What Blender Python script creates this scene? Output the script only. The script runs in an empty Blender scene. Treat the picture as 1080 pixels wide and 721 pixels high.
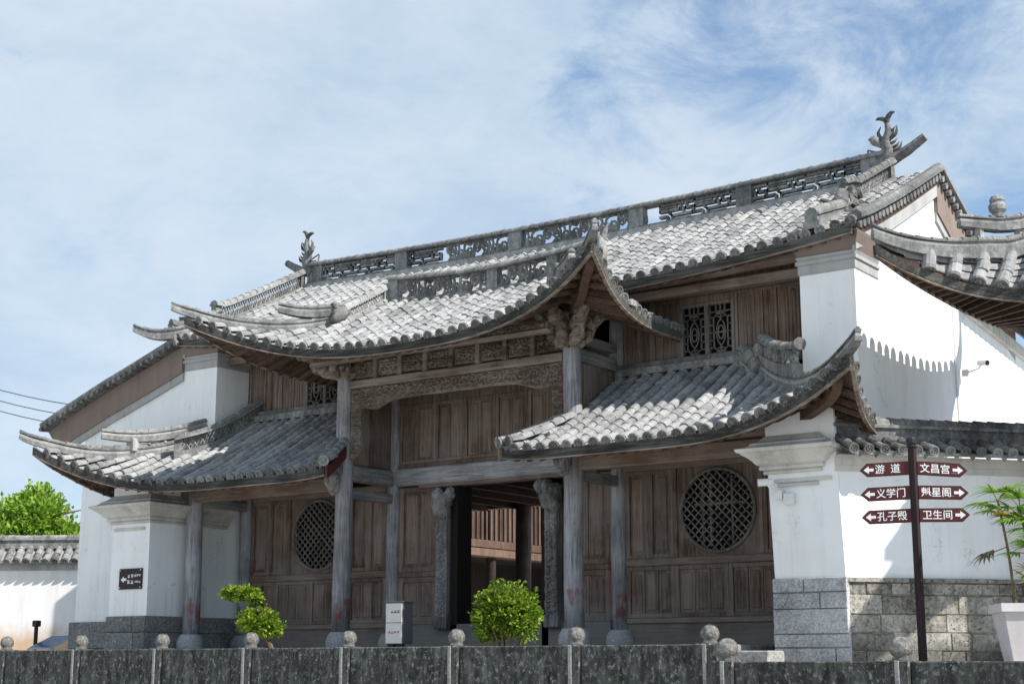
import bpy, math, random
from mathutils import Vector, noise
random.seed(7)
R = math.radians
V = Vector
scene = bpy.context.scene
col = scene.collection

# ------------------------------------------------------------------ camera
cam_d = bpy.data.cameras.new('camera')
cam = bpy.data.objects.new('camera', cam_d)
col.objects.link(cam)
scene.camera = cam
cam.location = (16.964, -23.521, -0.30)
cam.rotation_euler = (R(90 + 11.8), 0, R(35.4))
cam_d.sensor_width = 36.0
cam_d.lens = 36.0 * 1630 / 1080
cam_d.clip_end = 3000
cam_d.clip_start = 0.1

# ------------------------------------------------------------------ sun, sky, exposure
SUN_EL, SUN_AZ = 42.0, 3.0          # azimuth from +X towards +Y (just behind the facade)
sd = bpy.data.lights.new('sun', 'SUN')
sd.energy = 4.6
sd.angle = R(0.53)
sd.color = (1.0, 0.955, 0.89)
sun = bpy.data.objects.new('sun', sd)
col.objects.link(sun)
sv = V((math.cos(R(SUN_EL)) * math.cos(R(SUN_AZ)), math.cos(R(SUN_EL)) * math.sin(R(SUN_AZ)), math.sin(R(SUN_EL))))
sun.rotation_euler = sv.to_track_quat('Z', 'Y').to_euler()
sun.location = (30, 5, 40)

world = bpy.data.worlds.new('World')
scene.world = world
world.use_nodes = True
wt = world.node_tree
wt.nodes.clear()
def wn(t, **k):
    n = wt.nodes.new(t)
    for a, b in k.items():
        setattr(n, a, b)
    return n
w_out = wn('ShaderNodeOutputWorld')
w_bg = wn('ShaderNodeBackground')
w_bg.inputs['Strength'].default_value = 0.11
sky = wn('ShaderNodeTexSky', sky_type='NISHITA')
sky.sun_disc = False
sky.sun_elevation = R(SUN_EL)
sky.sun_rotation = R(90 - SUN_AZ)
sky.altitude = 1600
sky.air_density = 1.0
sky.dust_density = 0.25
sky.ozone_density = 1.4
tc = wn('ShaderNodeTexCoord')
def wnoise(scale, detail, rough, dist, sc=(1, 1, 1), rot=(0, 0, 0), loc=(0, 0, 0)):
    m_ = wn('ShaderNodeMapping')
    m_.inputs['Scale'].default_value = sc
    m_.inputs['Rotation'].default_value = rot
    m_.inputs['Location'].default_value = loc
    n_ = wn('ShaderNodeTexNoise')
    n_.inputs['Scale'].default_value = scale
    n_.inputs['Detail'].default_value = detail
    n_.inputs['Roughness'].default_value = rough
    n_.inputs['Distortion'].default_value = dist
    wt.links.new(tc.outputs['Generated'], m_.inputs['Vector'])
    wt.links.new(m_.outputs['Vector'], n_.inputs['Vector'])
    return n_.outputs['Fac']
def wmath(op, a_, b_):
    m_ = wn('ShaderNodeMath', operation=op)
    for i_, v_ in ((0, a_), (1, b_)):
        if hasattr(v_, 'is_output'):
            wt.links.new(v_, m_.inputs[i_])
        else:
            m_.inputs[i_].default_value = v_
    return m_.outputs['Value']
def wramp(f_, p0, p1, smooth=True):
    r_ = wn('ShaderNodeValToRGB')
    r_.color_ramp.interpolation = 'EASE' if smooth else 'LINEAR'
    r_.color_ramp.elements[0].position = p0
    r_.color_ramp.elements[1].position = p1
    wt.links.new(f_, r_.inputs['Fac'])
    return r_.outputs['Color']
# a broad deck of thin cloud towards the west (-X), breaking into open blue towards the east
dotn = wn('ShaderNodeVectorMath', operation='DOT_PRODUCT')
dotn.inputs[1].default_value = (-0.815, -0.55, 0.75)
L = wt.links.new
L(tc.outputs['Generated'], dotn.inputs[0])
big = wnoise(3.1, 5, 0.5, 0.3, (1, 1, 1.5), (0.2, -0.3, 0.5), (0.30, 0.1, 0.0))
fine = wnoise(9.5, 12, 0.66, 0.35, (1, 1, 1.7), (0.2, -0.3, 0.5))
cover = wmath('ADD', wmath('ADD', wmath('MULTIPLY', big, 0.55), wmath('MULTIPLY', fine, 0.45)), wmath('MULTIPLY', wmath('ADD', dotn.outputs['Value'], 0.10), 0.20))
mask = wmath('ADD', wmath('MULTIPLY', wramp(cover, 0.405, 0.565), 0.66), 0.23)
tone = wramp(wmath('ADD', wmath('MULTIPLY', wnoise(2.6, 7, 0.6, 0.2, (1, 1, 2.2), (0.1, 0.2, 0.9)), 0.65), wmath('MULTIPLY', fine, 0.35)), 0.38, 0.64)
cl = wn('ShaderNodeMixRGB')
cl.inputs['Color1'].default_value = (3.15, 4.0, 4.95, 1)
cl.inputs['Color2'].default_value = (4.45, 5.0, 5.6, 1)
L(tone, cl.inputs['Fac'])
mixs = wn('ShaderNodeMixRGB')
L(mask, mixs.inputs['Fac'])
# thin dry air: keep the clear sky a clean mid blue near the horizon too
hue = wn('ShaderNodeMixRGB', blend_type='MULTIPLY')
hue.inputs['Fac'].default_value = 1.0
hue.inputs['Color2'].default_value = (0.70, 0.93, 1.05, 1)
L(sky.outputs['Color'], hue.inputs['Color1'])
L(hue.outputs['Color'], mixs.inputs['Color1'])
L(cl.outputs['Color'], mixs.inputs['Color2'])
L(mixs.outputs['Color'], w_bg.inputs['Color'])
L(w_bg.outputs['Background'], w_out.inputs['Surface'])

scene.view_settings.view_transform = 'Standard'
scene.view_settings.look = 'None'
scene.view_settings.exposure = 0.6
scene.view_settings.gamma = 1.0

# ------------------------------------------------------------------ materials
MATS = {}
class NT:
    def __init__(s, name, rough=0.85, spec=0.25):
        s.m = bpy.data.materials.new(name)
        s.m.use_nodes = True
        s.t = s.m.node_tree
        s.b = s.t.nodes['Principled BSDF']
        s.b.inputs['Roughness'].default_value = rough
        s.b.inputs['Specular IOR Level'].default_value = spec
        MATS[name] = s.m
        s.tc = s.n('ShaderNodeTexCoord').outputs['Object']
    def n(s, t, **k):
        n = s.t.nodes.new(t)
        for a, b in k.items():
            setattr(n, a, b)
        return n
    def l(s, a, b):
        s.t.links.new(a, b)
    def map(s, scale, src=None):
        m = s.n('ShaderNodeMapping')
        m.inputs['Scale'].default_value = scale
        s.l(src or s.tc, m.inputs['Vector'])
        return m.outputs['Vector']
    def noise(s, vec, scale, detail=6, rough=0.6, dist=0.0):
        m = s.n('ShaderNodeTexNoise')
        m.inputs['Scale'].default_value = scale
        m.inputs['Detail'].default_value = detail
        m.inputs['Roughness'].default_value = rough
        m.inputs['Distortion'].default_value = dist
        s.l(vec, m.inputs['Vector'])
        return m.outputs['Fac']
    def ramp(s, fac, stops, interp='LINEAR'):
        m = s.n('ShaderNodeValToRGB')
        cr = m.color_ramp
        cr.interpolation = interp
        while len(cr.elements) < len(stops):
            cr.elements.new(0.5)
        for e, (p, c) in zip(cr.elements, stops):
            e.position = p
            e.color = (c, c, c, 1) if isinstance(c, (int, float)) else (*c, 1)
        s.l(fac, m.inputs['Fac'])
        return m.outputs['Color']
    def mix(s, fac, a, b, mode='MIX'):
        m = s.n('ShaderNodeMixRGB', blend_type=mode)
        for i, v in (('Fac', fac), ('Color1', a), ('Color2', b)):
            if hasattr(v, 'is_output'):
                s.l(v, m.inputs[i])
            elif i == 'Fac':
                m.inputs[i].default_value = v
            else:
                m.inputs[i].default_value = (*v, 1)
        return m.outputs['Color']
    def math(s, op, a, b=0.0):
        m = s.n('ShaderNodeMath', operation=op)
        for i, v in ((0, a), (1, b)):
            if hasattr(v, 'is_output'):
                s.l(v, m.inputs[i])
            else:
                m.inputs[i].default_value = v
        return m.outputs['Value']
    def island(s):
        return s.n('ShaderNodeNewGeometry').outputs['Random Per Island']
    def pos_z(s):
        x = s.n('ShaderNodeSeparateXYZ')
        s.l(s.n('ShaderNodeNewGeometry').outputs['Position'], x.inputs[0])
        return x.outputs['Z']
    def color(s, c):
        if hasattr(c, 'is_output'):
            s.l(c, s.b.inputs['Base Color'])
        else:
            s.b.inputs['Base Color'].default_value = (*c, 1)
    def bump(s, h, strength=0.4, dist=0.02):
        m = s.n('ShaderNodeBump')
        m.inputs['Strength'].default_value = strength
        m.inputs['Distance'].default_value = dist
        s.l(h, m.inputs['Height'])
        s.l(m.outputs['Normal'], s.b.inputs['Normal'])

def mat_tile(name, dark, mid, light, bias=0.0):
    t = NT(name, 0.88, 0.2)
    big = t.noise(t.map((2.6, 0.55, 0.55)), 1.3, 7, 0.68)
    fine = t.noise(t.tc, 14, 8, 0.7)
    isl = t.island()
    f = t.math('ADD', t.math('MULTIPLY', big, 0.55), t.math('MULTIPLY', fine, 0.45))
    f = t.math('ADD', f, t.math('MULTIPLY', t.math('SUBTRACT', isl, 0.5), 0.13))
    f = t.math('ADD', f, bias)
    c = t.ramp(f, [(0.30, dark), (0.47, mid), (0.66, light)])
    moss = t.ramp(t.noise(t.map((1.0, 0.55, 0.55)), 0.9, 7, 0.7), [(0.55, 0.0), (0.70, 1.0)])
    c = t.mix(t.math('MULTIPLY', moss, 0.55), c, (0.085, 0.085, 0.07))
    spots = t.ramp(t.noise(t.tc, 38, 3, 0.6), [(0.63, 0.0), (0.70, 1.0)])
    c = t.mix(t.math('MULTIPLY', spots, 0.5), c, (0.045, 0.045, 0.04))
    t.color(c)
    t.bump(fine, 0.5, 0.02)
mat_tile('roof tile', (0.075, 0.077, 0.08), (0.24, 0.242, 0.245), (0.42, 0.42, 0.41), 0.01)
mat_tile('ridge tile', (0.055, 0.055, 0.052), (0.17, 0.17, 0.165), (0.40, 0.40, 0.38), -0.02)
mat_tile('dark tile', (0.03, 0.03, 0.03), (0.095, 0.093, 0.09), (0.30, 0.295, 0.28), 0.0)
mat_tile('disc tile', (0.035, 0.035, 0.033), (0.13, 0.13, 0.125), (0.34, 0.34, 0.33), 0.0)  # eave discs and drips: shade on the discs and moss put into a darker colour
mat_tile('lime ridge', (0.08, 0.08, 0.077), (0.28, 0.28, 0.272), (0.50, 0.50, 0.48), 0.015)

def mat_wood(name, axis, dark, mid, light, grey=None, red=None, bump=0.5, gscale=1.0):
    t = NT(name, 0.8, 0.22)
    sc = {'z': (16, 16, 0.9), 'x': (0.9, 16, 16), 'y': (16, 0.9, 16)}[axis]
    sc = tuple(a * gscale for a in sc)
    g = t.noise(t.map(sc), 1.6, 8, 0.68, 0.4)
    fine = t.noise(t.map(tuple(a * 3.2 for a in sc)), 2.0, 4, 0.6)
    blot = t.noise(t.tc, 1.1, 5, 0.6)
    f = t.math('ADD', t.math('MULTIPLY', g, 0.6), t.math('MULTIPLY', blot, 0.4))
    f = t.math('ADD', f, t.math('MULTIPLY', t.math('SUBTRACT', t.island(), 0.5), 0.20))
    c = t.ramp(f, [(0.32, dark), (0.5, mid), (0.7, light)])
    crack = t.ramp(fine, [(0.30, 1.0), (0.42, 0.0)])
    c = t.mix(t.math('MULTIPLY', crack, 0.65), c, tuple(0.35 * x for x in dark))
    if grey:
        gm = t.ramp(t.math('ADD', t.math('MULTIPLY', blot, 0.55), t.math('MULTIPLY', g, 0.45)), [(0.46, 0.0), (0.64, 1.0)])
        c = t.mix(t.math('MULTIPLY', gm, 0.55), c, grey)
    if name in ('brown boards', 'brown rail', 'sill wood'):
        zlow = t.math('ADD', t.pos_z(), t.math('MULTIPLY', t.noise(t.map((2.5, 2.5, 0.8)), 1.3, 5), 0.9))
        low = t.ramp(t.math('MULTIPLY', zlow, 0.5), [(0.30, 0.55), (0.62, 0.0)])
        c = t.mix(low, c, (0.25, 0.235, 0.22))
        patch2 = t.ramp(t.noise(t.map((0.9, 0.9, 0.5)), 1.5, 4), [(0.42, 0.0), (0.62, 0.5)])
        c = t.mix(patch2, c, t.mix(0.55, c, (0.20, 0.185, 0.17)))
    if red:
        z = t.pos_z()
        zz = t.math('ADD', z, t.math('MULTIPLY', t.noise(t.tc, 7, 4), 0.5))
        band = t.ramp(t.math('MULTIPLY', zz, 0.5), [(0.34, 0.0), (0.42, 1.0), (0.56, 1.0), (0.62, 0.0)])
        patch = t.ramp(t.noise(t.map((3, 3, 1.2)), 1.5, 5), [(0.46, 0.0), (0.56, 1.0)])
        c = t.mix(t.math('MULTIPLY', t.math('MULTIPLY', band, patch), 0.75), c, red)
    t.color(c)
    t.bump(t.math('ADD', t.math('MULTIPLY', g, 0.6), t.math('MULTIPLY', fine, 0.4)), bump, 0.02)
BRN = ((0.060, 0.038, 0.028), (0.185, 0.126, 0.096), (0.33, 0.245, 0.195))
mat_wood('brown boards', 'z', *BRN, grey=(0.24, 0.215, 0.195))
mat_wood('brown rail', 'x', *BRN, grey=(0.24, 0.215, 0.195))
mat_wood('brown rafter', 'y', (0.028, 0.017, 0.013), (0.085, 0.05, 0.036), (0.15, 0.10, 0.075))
mat_wood('grey column', 'z', (0.085, 0.08, 0.078), (0.25, 0.245, 0.25), (0.43, 0.43, 0.44), grey=(0.48, 0.48, 0.50), red=(0.22, 0.055, 0.045), bump=0.8)
mat_wood('grey beam', 'x', (0.09, 0.088, 0.086), (0.27, 0.268, 0.27), (0.45, 0.45, 0.46), grey=(0.50, 0.50, 0.52), bump=0.8)
mat_wood('grey cross beam', 'y', (0.07, 0.066, 0.062), (0.20, 0.195, 0.19), (0.36, 0.355, 0.35), grey=(0.40, 0.40, 0.41), bump=0.8)
mat_wood('carved wood', 'x', (0.045, 0.032, 0.024), (0.17, 0.135, 0.108), (0.32, 0.27, 0.225), grey=(0.36, 0.32, 0.28), gscale=0.6)
mat_wood('carved grey wood', 'z', (0.04, 0.037, 0.034), (0.15, 0.145, 0.14), (0.30, 0.295, 0.285), grey=(0.36, 0.355, 0.35), gscale=0.6)
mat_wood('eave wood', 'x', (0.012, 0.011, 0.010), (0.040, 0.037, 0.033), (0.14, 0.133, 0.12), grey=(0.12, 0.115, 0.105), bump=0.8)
mat_wood('sill wood', 'x', (0.06, 0.058, 0.06), (0.14, 0.138, 0.142), (0.22, 0.22, 0.23), grey=(0.22, 0.22, 0.24))
mat_wood('red board', 'x', (0.05, 0.018, 0.015), (0.11, 0.035, 0.03), (0.15, 0.06, 0.05))
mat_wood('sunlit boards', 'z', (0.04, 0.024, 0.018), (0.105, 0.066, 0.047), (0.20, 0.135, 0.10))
mat_wood('shadowed boards', 'z', (0.012, 0.009, 0.008), (0.032, 0.024, 0.020), (0.06, 0.048, 0.040))  # hall timber darkened in its colour to stand for shade below the balcony
mat_wood('sign wood', 'z', (0.014, 0.009, 0.010), (0.030, 0.019, 0.020), (0.055, 0.036, 0.036))
mat_wood('lattice wood', 'z', (0.05, 0.043, 0.038), (0.145, 0.128, 0.115), (0.26, 0.235, 0.215), grey=(0.28, 0.26, 0.24))

def mat_plaster(name, base, stain, amt):
    t = NT(name, 0.9, 0.2)
    a = t.noise(t.map((2.2, 2.2, 0.35)), 1.4, 7, 0.62)
    b = t.noise(t.tc, 0.7, 5, 0.6)
    f = t.math('ADD', t.math('MULTIPLY', a, 0.5), t.math('MULTIPLY', b, 0.5))
    c = t.mix(t.math('MULTIPLY', t.ramp(f, [(0.44, 0.0), (0.72, 1.0)]), amt), base, stain)
    runs = t.ramp(t.noise(t.map((9, 9, 0.22)), 1.3, 5, 0.6), [(0.56, 0.0), (0.70, 1.0)])
    c = t.mix(t.math('MULTIPLY', t.math('MULTIPLY', runs, t.ramp(b, [(0.42, 0.0), (0.60, 1.0)])), amt * 0.55), c, tuple(x * 0.75 for x in stain))
    vo = t.n('ShaderNodeTexVoronoi', feature='DISTANCE_TO_EDGE')
    vo.inputs['Scale'].default_value = 0.9
    wv = t.n('ShaderNodeVectorMath', operation='ADD')
    nc = t.n('ShaderNodeTexNoise')
    nc.inputs['Scale'].default_value = 3.0
    nc.inputs['Detail'].default_value = 6
    t.l(t.tc, nc.inputs['Vector'])
    t.l(t.tc, wv.inputs[0])
    t.l(nc.outputs['Color'], wv.inputs[1])
    t.l(wv.outputs['Vector'], vo.inputs['Vector'])
    crk = t.math('MULTIPLY', t.ramp(vo.outputs['Distance'], [(0.004, 1.0), (0.010, 0.0)]), t.ramp(a, [(0.50, 0.0), (0.60, 1.0)]))
    c = t.mix(t.math('MULTIPLY', crk, 0.35), c, tuple(x * 0.5 for x in stain))
    fine = t.noise(t.tc, 9, 8, 0.7)
    sp = t.ramp(t.noise(t.tc, 5.0, 3, 0.5), [(0.70, 0.0), (0.74, 1.0)])
    c = t.mix(t.math('MULTIPLY', sp, amt * 0.5), c, tuple(x * 0.6 for x in stain))
    t.color(c)
    t.bump(t.math('ADD', fine, t.math('MULTIPLY', b, 2.0)), 0.25, 0.02)
mat_plaster('white plaster', (0.86, 0.86, 0.85), (0.64, 0.63, 0.60), 0.6)
mat_plaster('old plaster', (0.78, 0.77, 0.75), (0.50, 0.46, 0.40), 0.6)
mat_plaster('clay plaster', (0.24, 0.185, 0.155), (0.15, 0.12, 0.105), 0.8)
mat_plaster('grey plaster', (0.40, 0.395, 0.38), (0.20, 0.195, 0.185), 0.8)
mat_plaster('moulding', (0.60, 0.58, 0.54), (0.26, 0.245, 0.22), 0.9)

t = NT('stained plaster', 0.9, 0.2)
a = t.noise(t.map((2.2, 2.2, 0.35)), 1.4, 7, 0.62)
c = t.mix(t.math('MULTIPLY', t.ramp(a, [(0.44, 0.0), (0.72, 1.0)]), 0.5), (0.79, 0.78, 0.77), (0.55, 0.52, 0.48))
zz = t.math('ADD', t.pos_z(), t.math('MULTIPLY', t.math('SUBTRACT', t.noise(t.map((1, 1, 0.6)), 1.2, 6, 0.65), 0.5), 1.5))
c = t.mix(t.ramp(t.math('MULTIPLY', zz, 0.5), [(0.12, 0.8), (0.42, 0.0)]), c, (0.50, 0.31, 0.16))
t.color(c)

def mat_stone(name, dark, mid, light, speck=60, big=1.2, rand=0.2, bump=0.5):
    t = NT(name, 0.9, 0.2)
    a = t.noise(t.tc, speck, 4, 0.75)
    b = t.noise(t.tc, big, 6, 0.65)
    f = t.math('ADD', t.math('MULTIPLY', a, 0.6), t.math('MULTIPLY', b, 0.4))
    f = t.math('ADD', f, t.math('MULTIPLY', t.math('SUBTRACT', t.island(), 0.5), rand))
    t.color(t.ramp(f, [(0.34, dark), (0.5, mid), (0.66, light)]))
    t.bump(t.math('ADD', a, b), bump, 0.02)
mat_stone('granite block', (0.12, 0.122, 0.128), (0.36, 0.362, 0.368), (0.66, 0.66, 0.66), 34, 1.2, 0.05)
mat_stone('warm block', (0.11, 0.10, 0.085), (0.33, 0.31, 0.27), (0.58, 0.55, 0.49), 13, 1.1, 0.16, 1.0)
mat_stone('dark base stone', (0.07, 0.068, 0.064), (0.21, 0.205, 0.195), (0.42, 0.415, 0.40), 18, 1.0, 0.1, 0.9)
mat_stone('mortar', (0.09, 0.084, 0.074), (0.22, 0.205, 0.18), (0.40, 0.38, 0.34), 14, 1.6, 0.0)
mat_stone('paving', (0.30, 0.29, 0.27), (0.43, 0.42, 0.395), (0.55, 0.54, 0.51), 9, 0.6, 0.1)
mat_stone('platform stone', (0.10, 0.098, 0.092), (0.22, 0.215, 0.205), (0.36, 0.355, 0.34), 14, 1.2, 0.1)
mat_stone('ball stone', (0.035, 0.034, 0.03), (0.15, 0.146, 0.135), (0.36, 0.35, 0.33), 20, 6.0, 0.05, 1.0)
mat_stone('pale joint', (0.12, 0.118, 0.11), (0.30, 0.295, 0.28), (0.48, 0.475, 0.455), 25, 3.0, 0.05)
t = NT('rough block', 0.92, 0.2)
a = t.noise(t.tc, 13, 6, 0.75)
b = t.noise(t.tc, 2.0, 6, 0.65)
f = t.math('ADD', t.math('ADD', t.math('MULTIPLY', a, 0.55), t.math('MULTIPLY', b, 0.45)), t.math('MULTIPLY', t.math('SUBTRACT', t.island(), 0.5), 0.15))
c = t.ramp(f, [(0.34, (0.09, 0.083, 0.07)), (0.5, (0.33, 0.31, 0.27)), (0.66, (0.58, 0.555, 0.50))])
c = t.mix(t.math('MULTIPLY', t.ramp(t.noise(t.tc, 1.6, 5, 0.6), [(0.50, 0.0), (0.66, 1.0)]), 0.30), c, (0.26, 0.22, 0.16))
pit = t.ramp(t.noise(t.tc, 24, 3, 0.6), [(0.30, 1.0), (0.40, 0.0)])
c = t.mix(t.math('MULTIPLY', pit, 0.7), c, (0.05, 0.046, 0.04))
c = t.mix(t.math('MULTIPLY', t.ramp(t.math('ADD', t.pos_z(), t.math('MULTIPLY', b, 0.6)), [(0.18, 1.0), (0.50, 0.0)]), 0.6), c, (0.06, 0.058, 0.05))
t.color(c)
t.bump(t.math('ADD', t.math('ADD', a, t.math('MULTIPLY', b, 1.5)), t.math('MULTIPLY', pit, -0.6)), 1.0, 0.03)
# blackened balustrade slabs with pale lichen flecks and run marks
t = NT('lichen slab', 0.92, 0.2)
a = t.math('ADD', t.math('MULTIPLY', t.noise(t.map((5, 5, 0.9)), 1.5, 6, 0.65), 0.45), t.math('MULTIPLY', t.noise(t.map((3, 3, 2.2)), 1.6, 9, 0.75), 0.55))
c = t.ramp(a, [(0.38, (0.014, 0.015, 0.014)), (0.52, (0.050, 0.051, 0.047)), (0.66, (0.15, 0.15, 0.142))])
fl = t.noise(t.map((11, 11, 8)), 1.6, 9, 0.82)
c = t.mix(t.math('MULTIPLY', t.ramp(t.noise(t.map((4, 4, 1.4)), 1.7, 7, 0.7), [(0.50, 0.0), (0.68, 1.0)]), 0.6), c, (0.20, 0.205, 0.195))
c = t.mix(t.ramp(fl, [(0.535, 0.0), (0.63, 0.85)]), c, (0.34, 0.35, 0.34))
gr = t.ramp(t.noise(t.tc, 2.1, 4), [(0.55, 0.0), (0.68, 1.0)])
c = t.mix(t.math('MULTIPLY', gr, 0.35), c, (0.10, 0.12, 0.085))
t.color(c)
t.bump(t.math('ADD', a, fl), 0.7, 0.02)

def mat_flat(name, c, rough=0.6, metal=0.0, var=0.15):
    t = NT(name, rough, 0.3)
    f = t.noise(t.tc, 7, 6, 0.65)
    t.color(t.mix(f, tuple(x * (1 - var * 1.5) for x in c), tuple(min(1, x * (1 + var)) for x in c)))
    t.b.inputs['Metallic'].default_value = metal
flat_list = [('sign red', (0.085, 0.017, 0.020), 0.55), ('sign edge', (0.05, 0.016, 0.016), 0.5), ('plaque brown', (0.022, 0.011, 0.012), 0.45), ('sign white', (0.80, 0.80, 0.79), 0.6),
             ('bin grey', (0.62, 0.61, 0.59), 0.45), ('bin side', (0.10, 0.105, 0.11), 0.45), ('bin red', (0.30, 0.06, 0.06), 0.6), ('bin dark', (0.05, 0.035, 0.035), 0.6),
             ('black metal', (0.02, 0.02, 0.021), 0.5), ('plastic white', (0.72, 0.72, 0.70), 0.5), ('solar blue', (0.05, 0.10, 0.20), 0.25),
             ('aluminium', (0.55, 0.56, 0.57), 0.4), ('bark', (0.12, 0.09, 0.065), 0.9), ('cable rubber', (0.03, 0.03, 0.032), 0.6),
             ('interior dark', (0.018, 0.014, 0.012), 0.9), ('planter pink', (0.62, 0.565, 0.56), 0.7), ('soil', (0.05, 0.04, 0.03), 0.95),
             ('stem', (0.17, 0.13, 0.075), 0.8), ('conduit', (0.50, 0.50, 0.48), 0.6), ('glass dark', (0.02, 0.022, 0.025), 0.15)]
for nm, c, r in flat_list:
    mat_flat(nm, c, r, 0.6 if nm == 'aluminium' else 0.0)

def mat_leaf(name, c0, c1, c2):
    t = NT(name, 0.55, 0.3)
    f = t.math('ADD', t.math('MULTIPLY', t.island(), 0.6), t.math('MULTIPLY', t.noise(t.tc, 2.5, 3), 0.4))
    c = t.ramp(f, [(0.2, c0), (0.5, c1), (0.8, c2)])
    t.color(c)
    tr = t.n('ShaderNodeBsdfTranslucent')
    t.l(c, tr.inputs['Color'])
    ms = t.n('ShaderNodeMixShader')
    ms.inputs[0].default_value = 0.38
    out = t.t.nodes['Material Output']
    t.l(t.b.outputs['BSDF'], ms.inputs[1])
    t.l(tr.outputs['BSDF'], ms.inputs[2])
    t.l(ms.outputs['Shader'], out.inputs['Surface'])
mat_leaf('shrub leaf', (0.035, 0.075, 0.008), (0.15, 0.26, 0.018), (0.38, 0.47, 0.05))
mat_leaf('tree leaf', (0.08, 0.16, 0.014), (0.19, 0.34, 0.028), (0.34, 0.48, 0.06))
mat_leaf('palm leaf', (0.07, 0.17, 0.018), (0.16, 0.32, 0.03), (0.33, 0.46, 0.06))
mat_leaf('yellow leaf', (0.22, 0.20, 0.02), (0.38, 0.33, 0.04), (0.50, 0.42, 0.07))
mat_leaf('dry leaf', (0.09, 0.075, 0.05), (0.17, 0.145, 0.10), (0.26, 0.23, 0.16))

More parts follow.
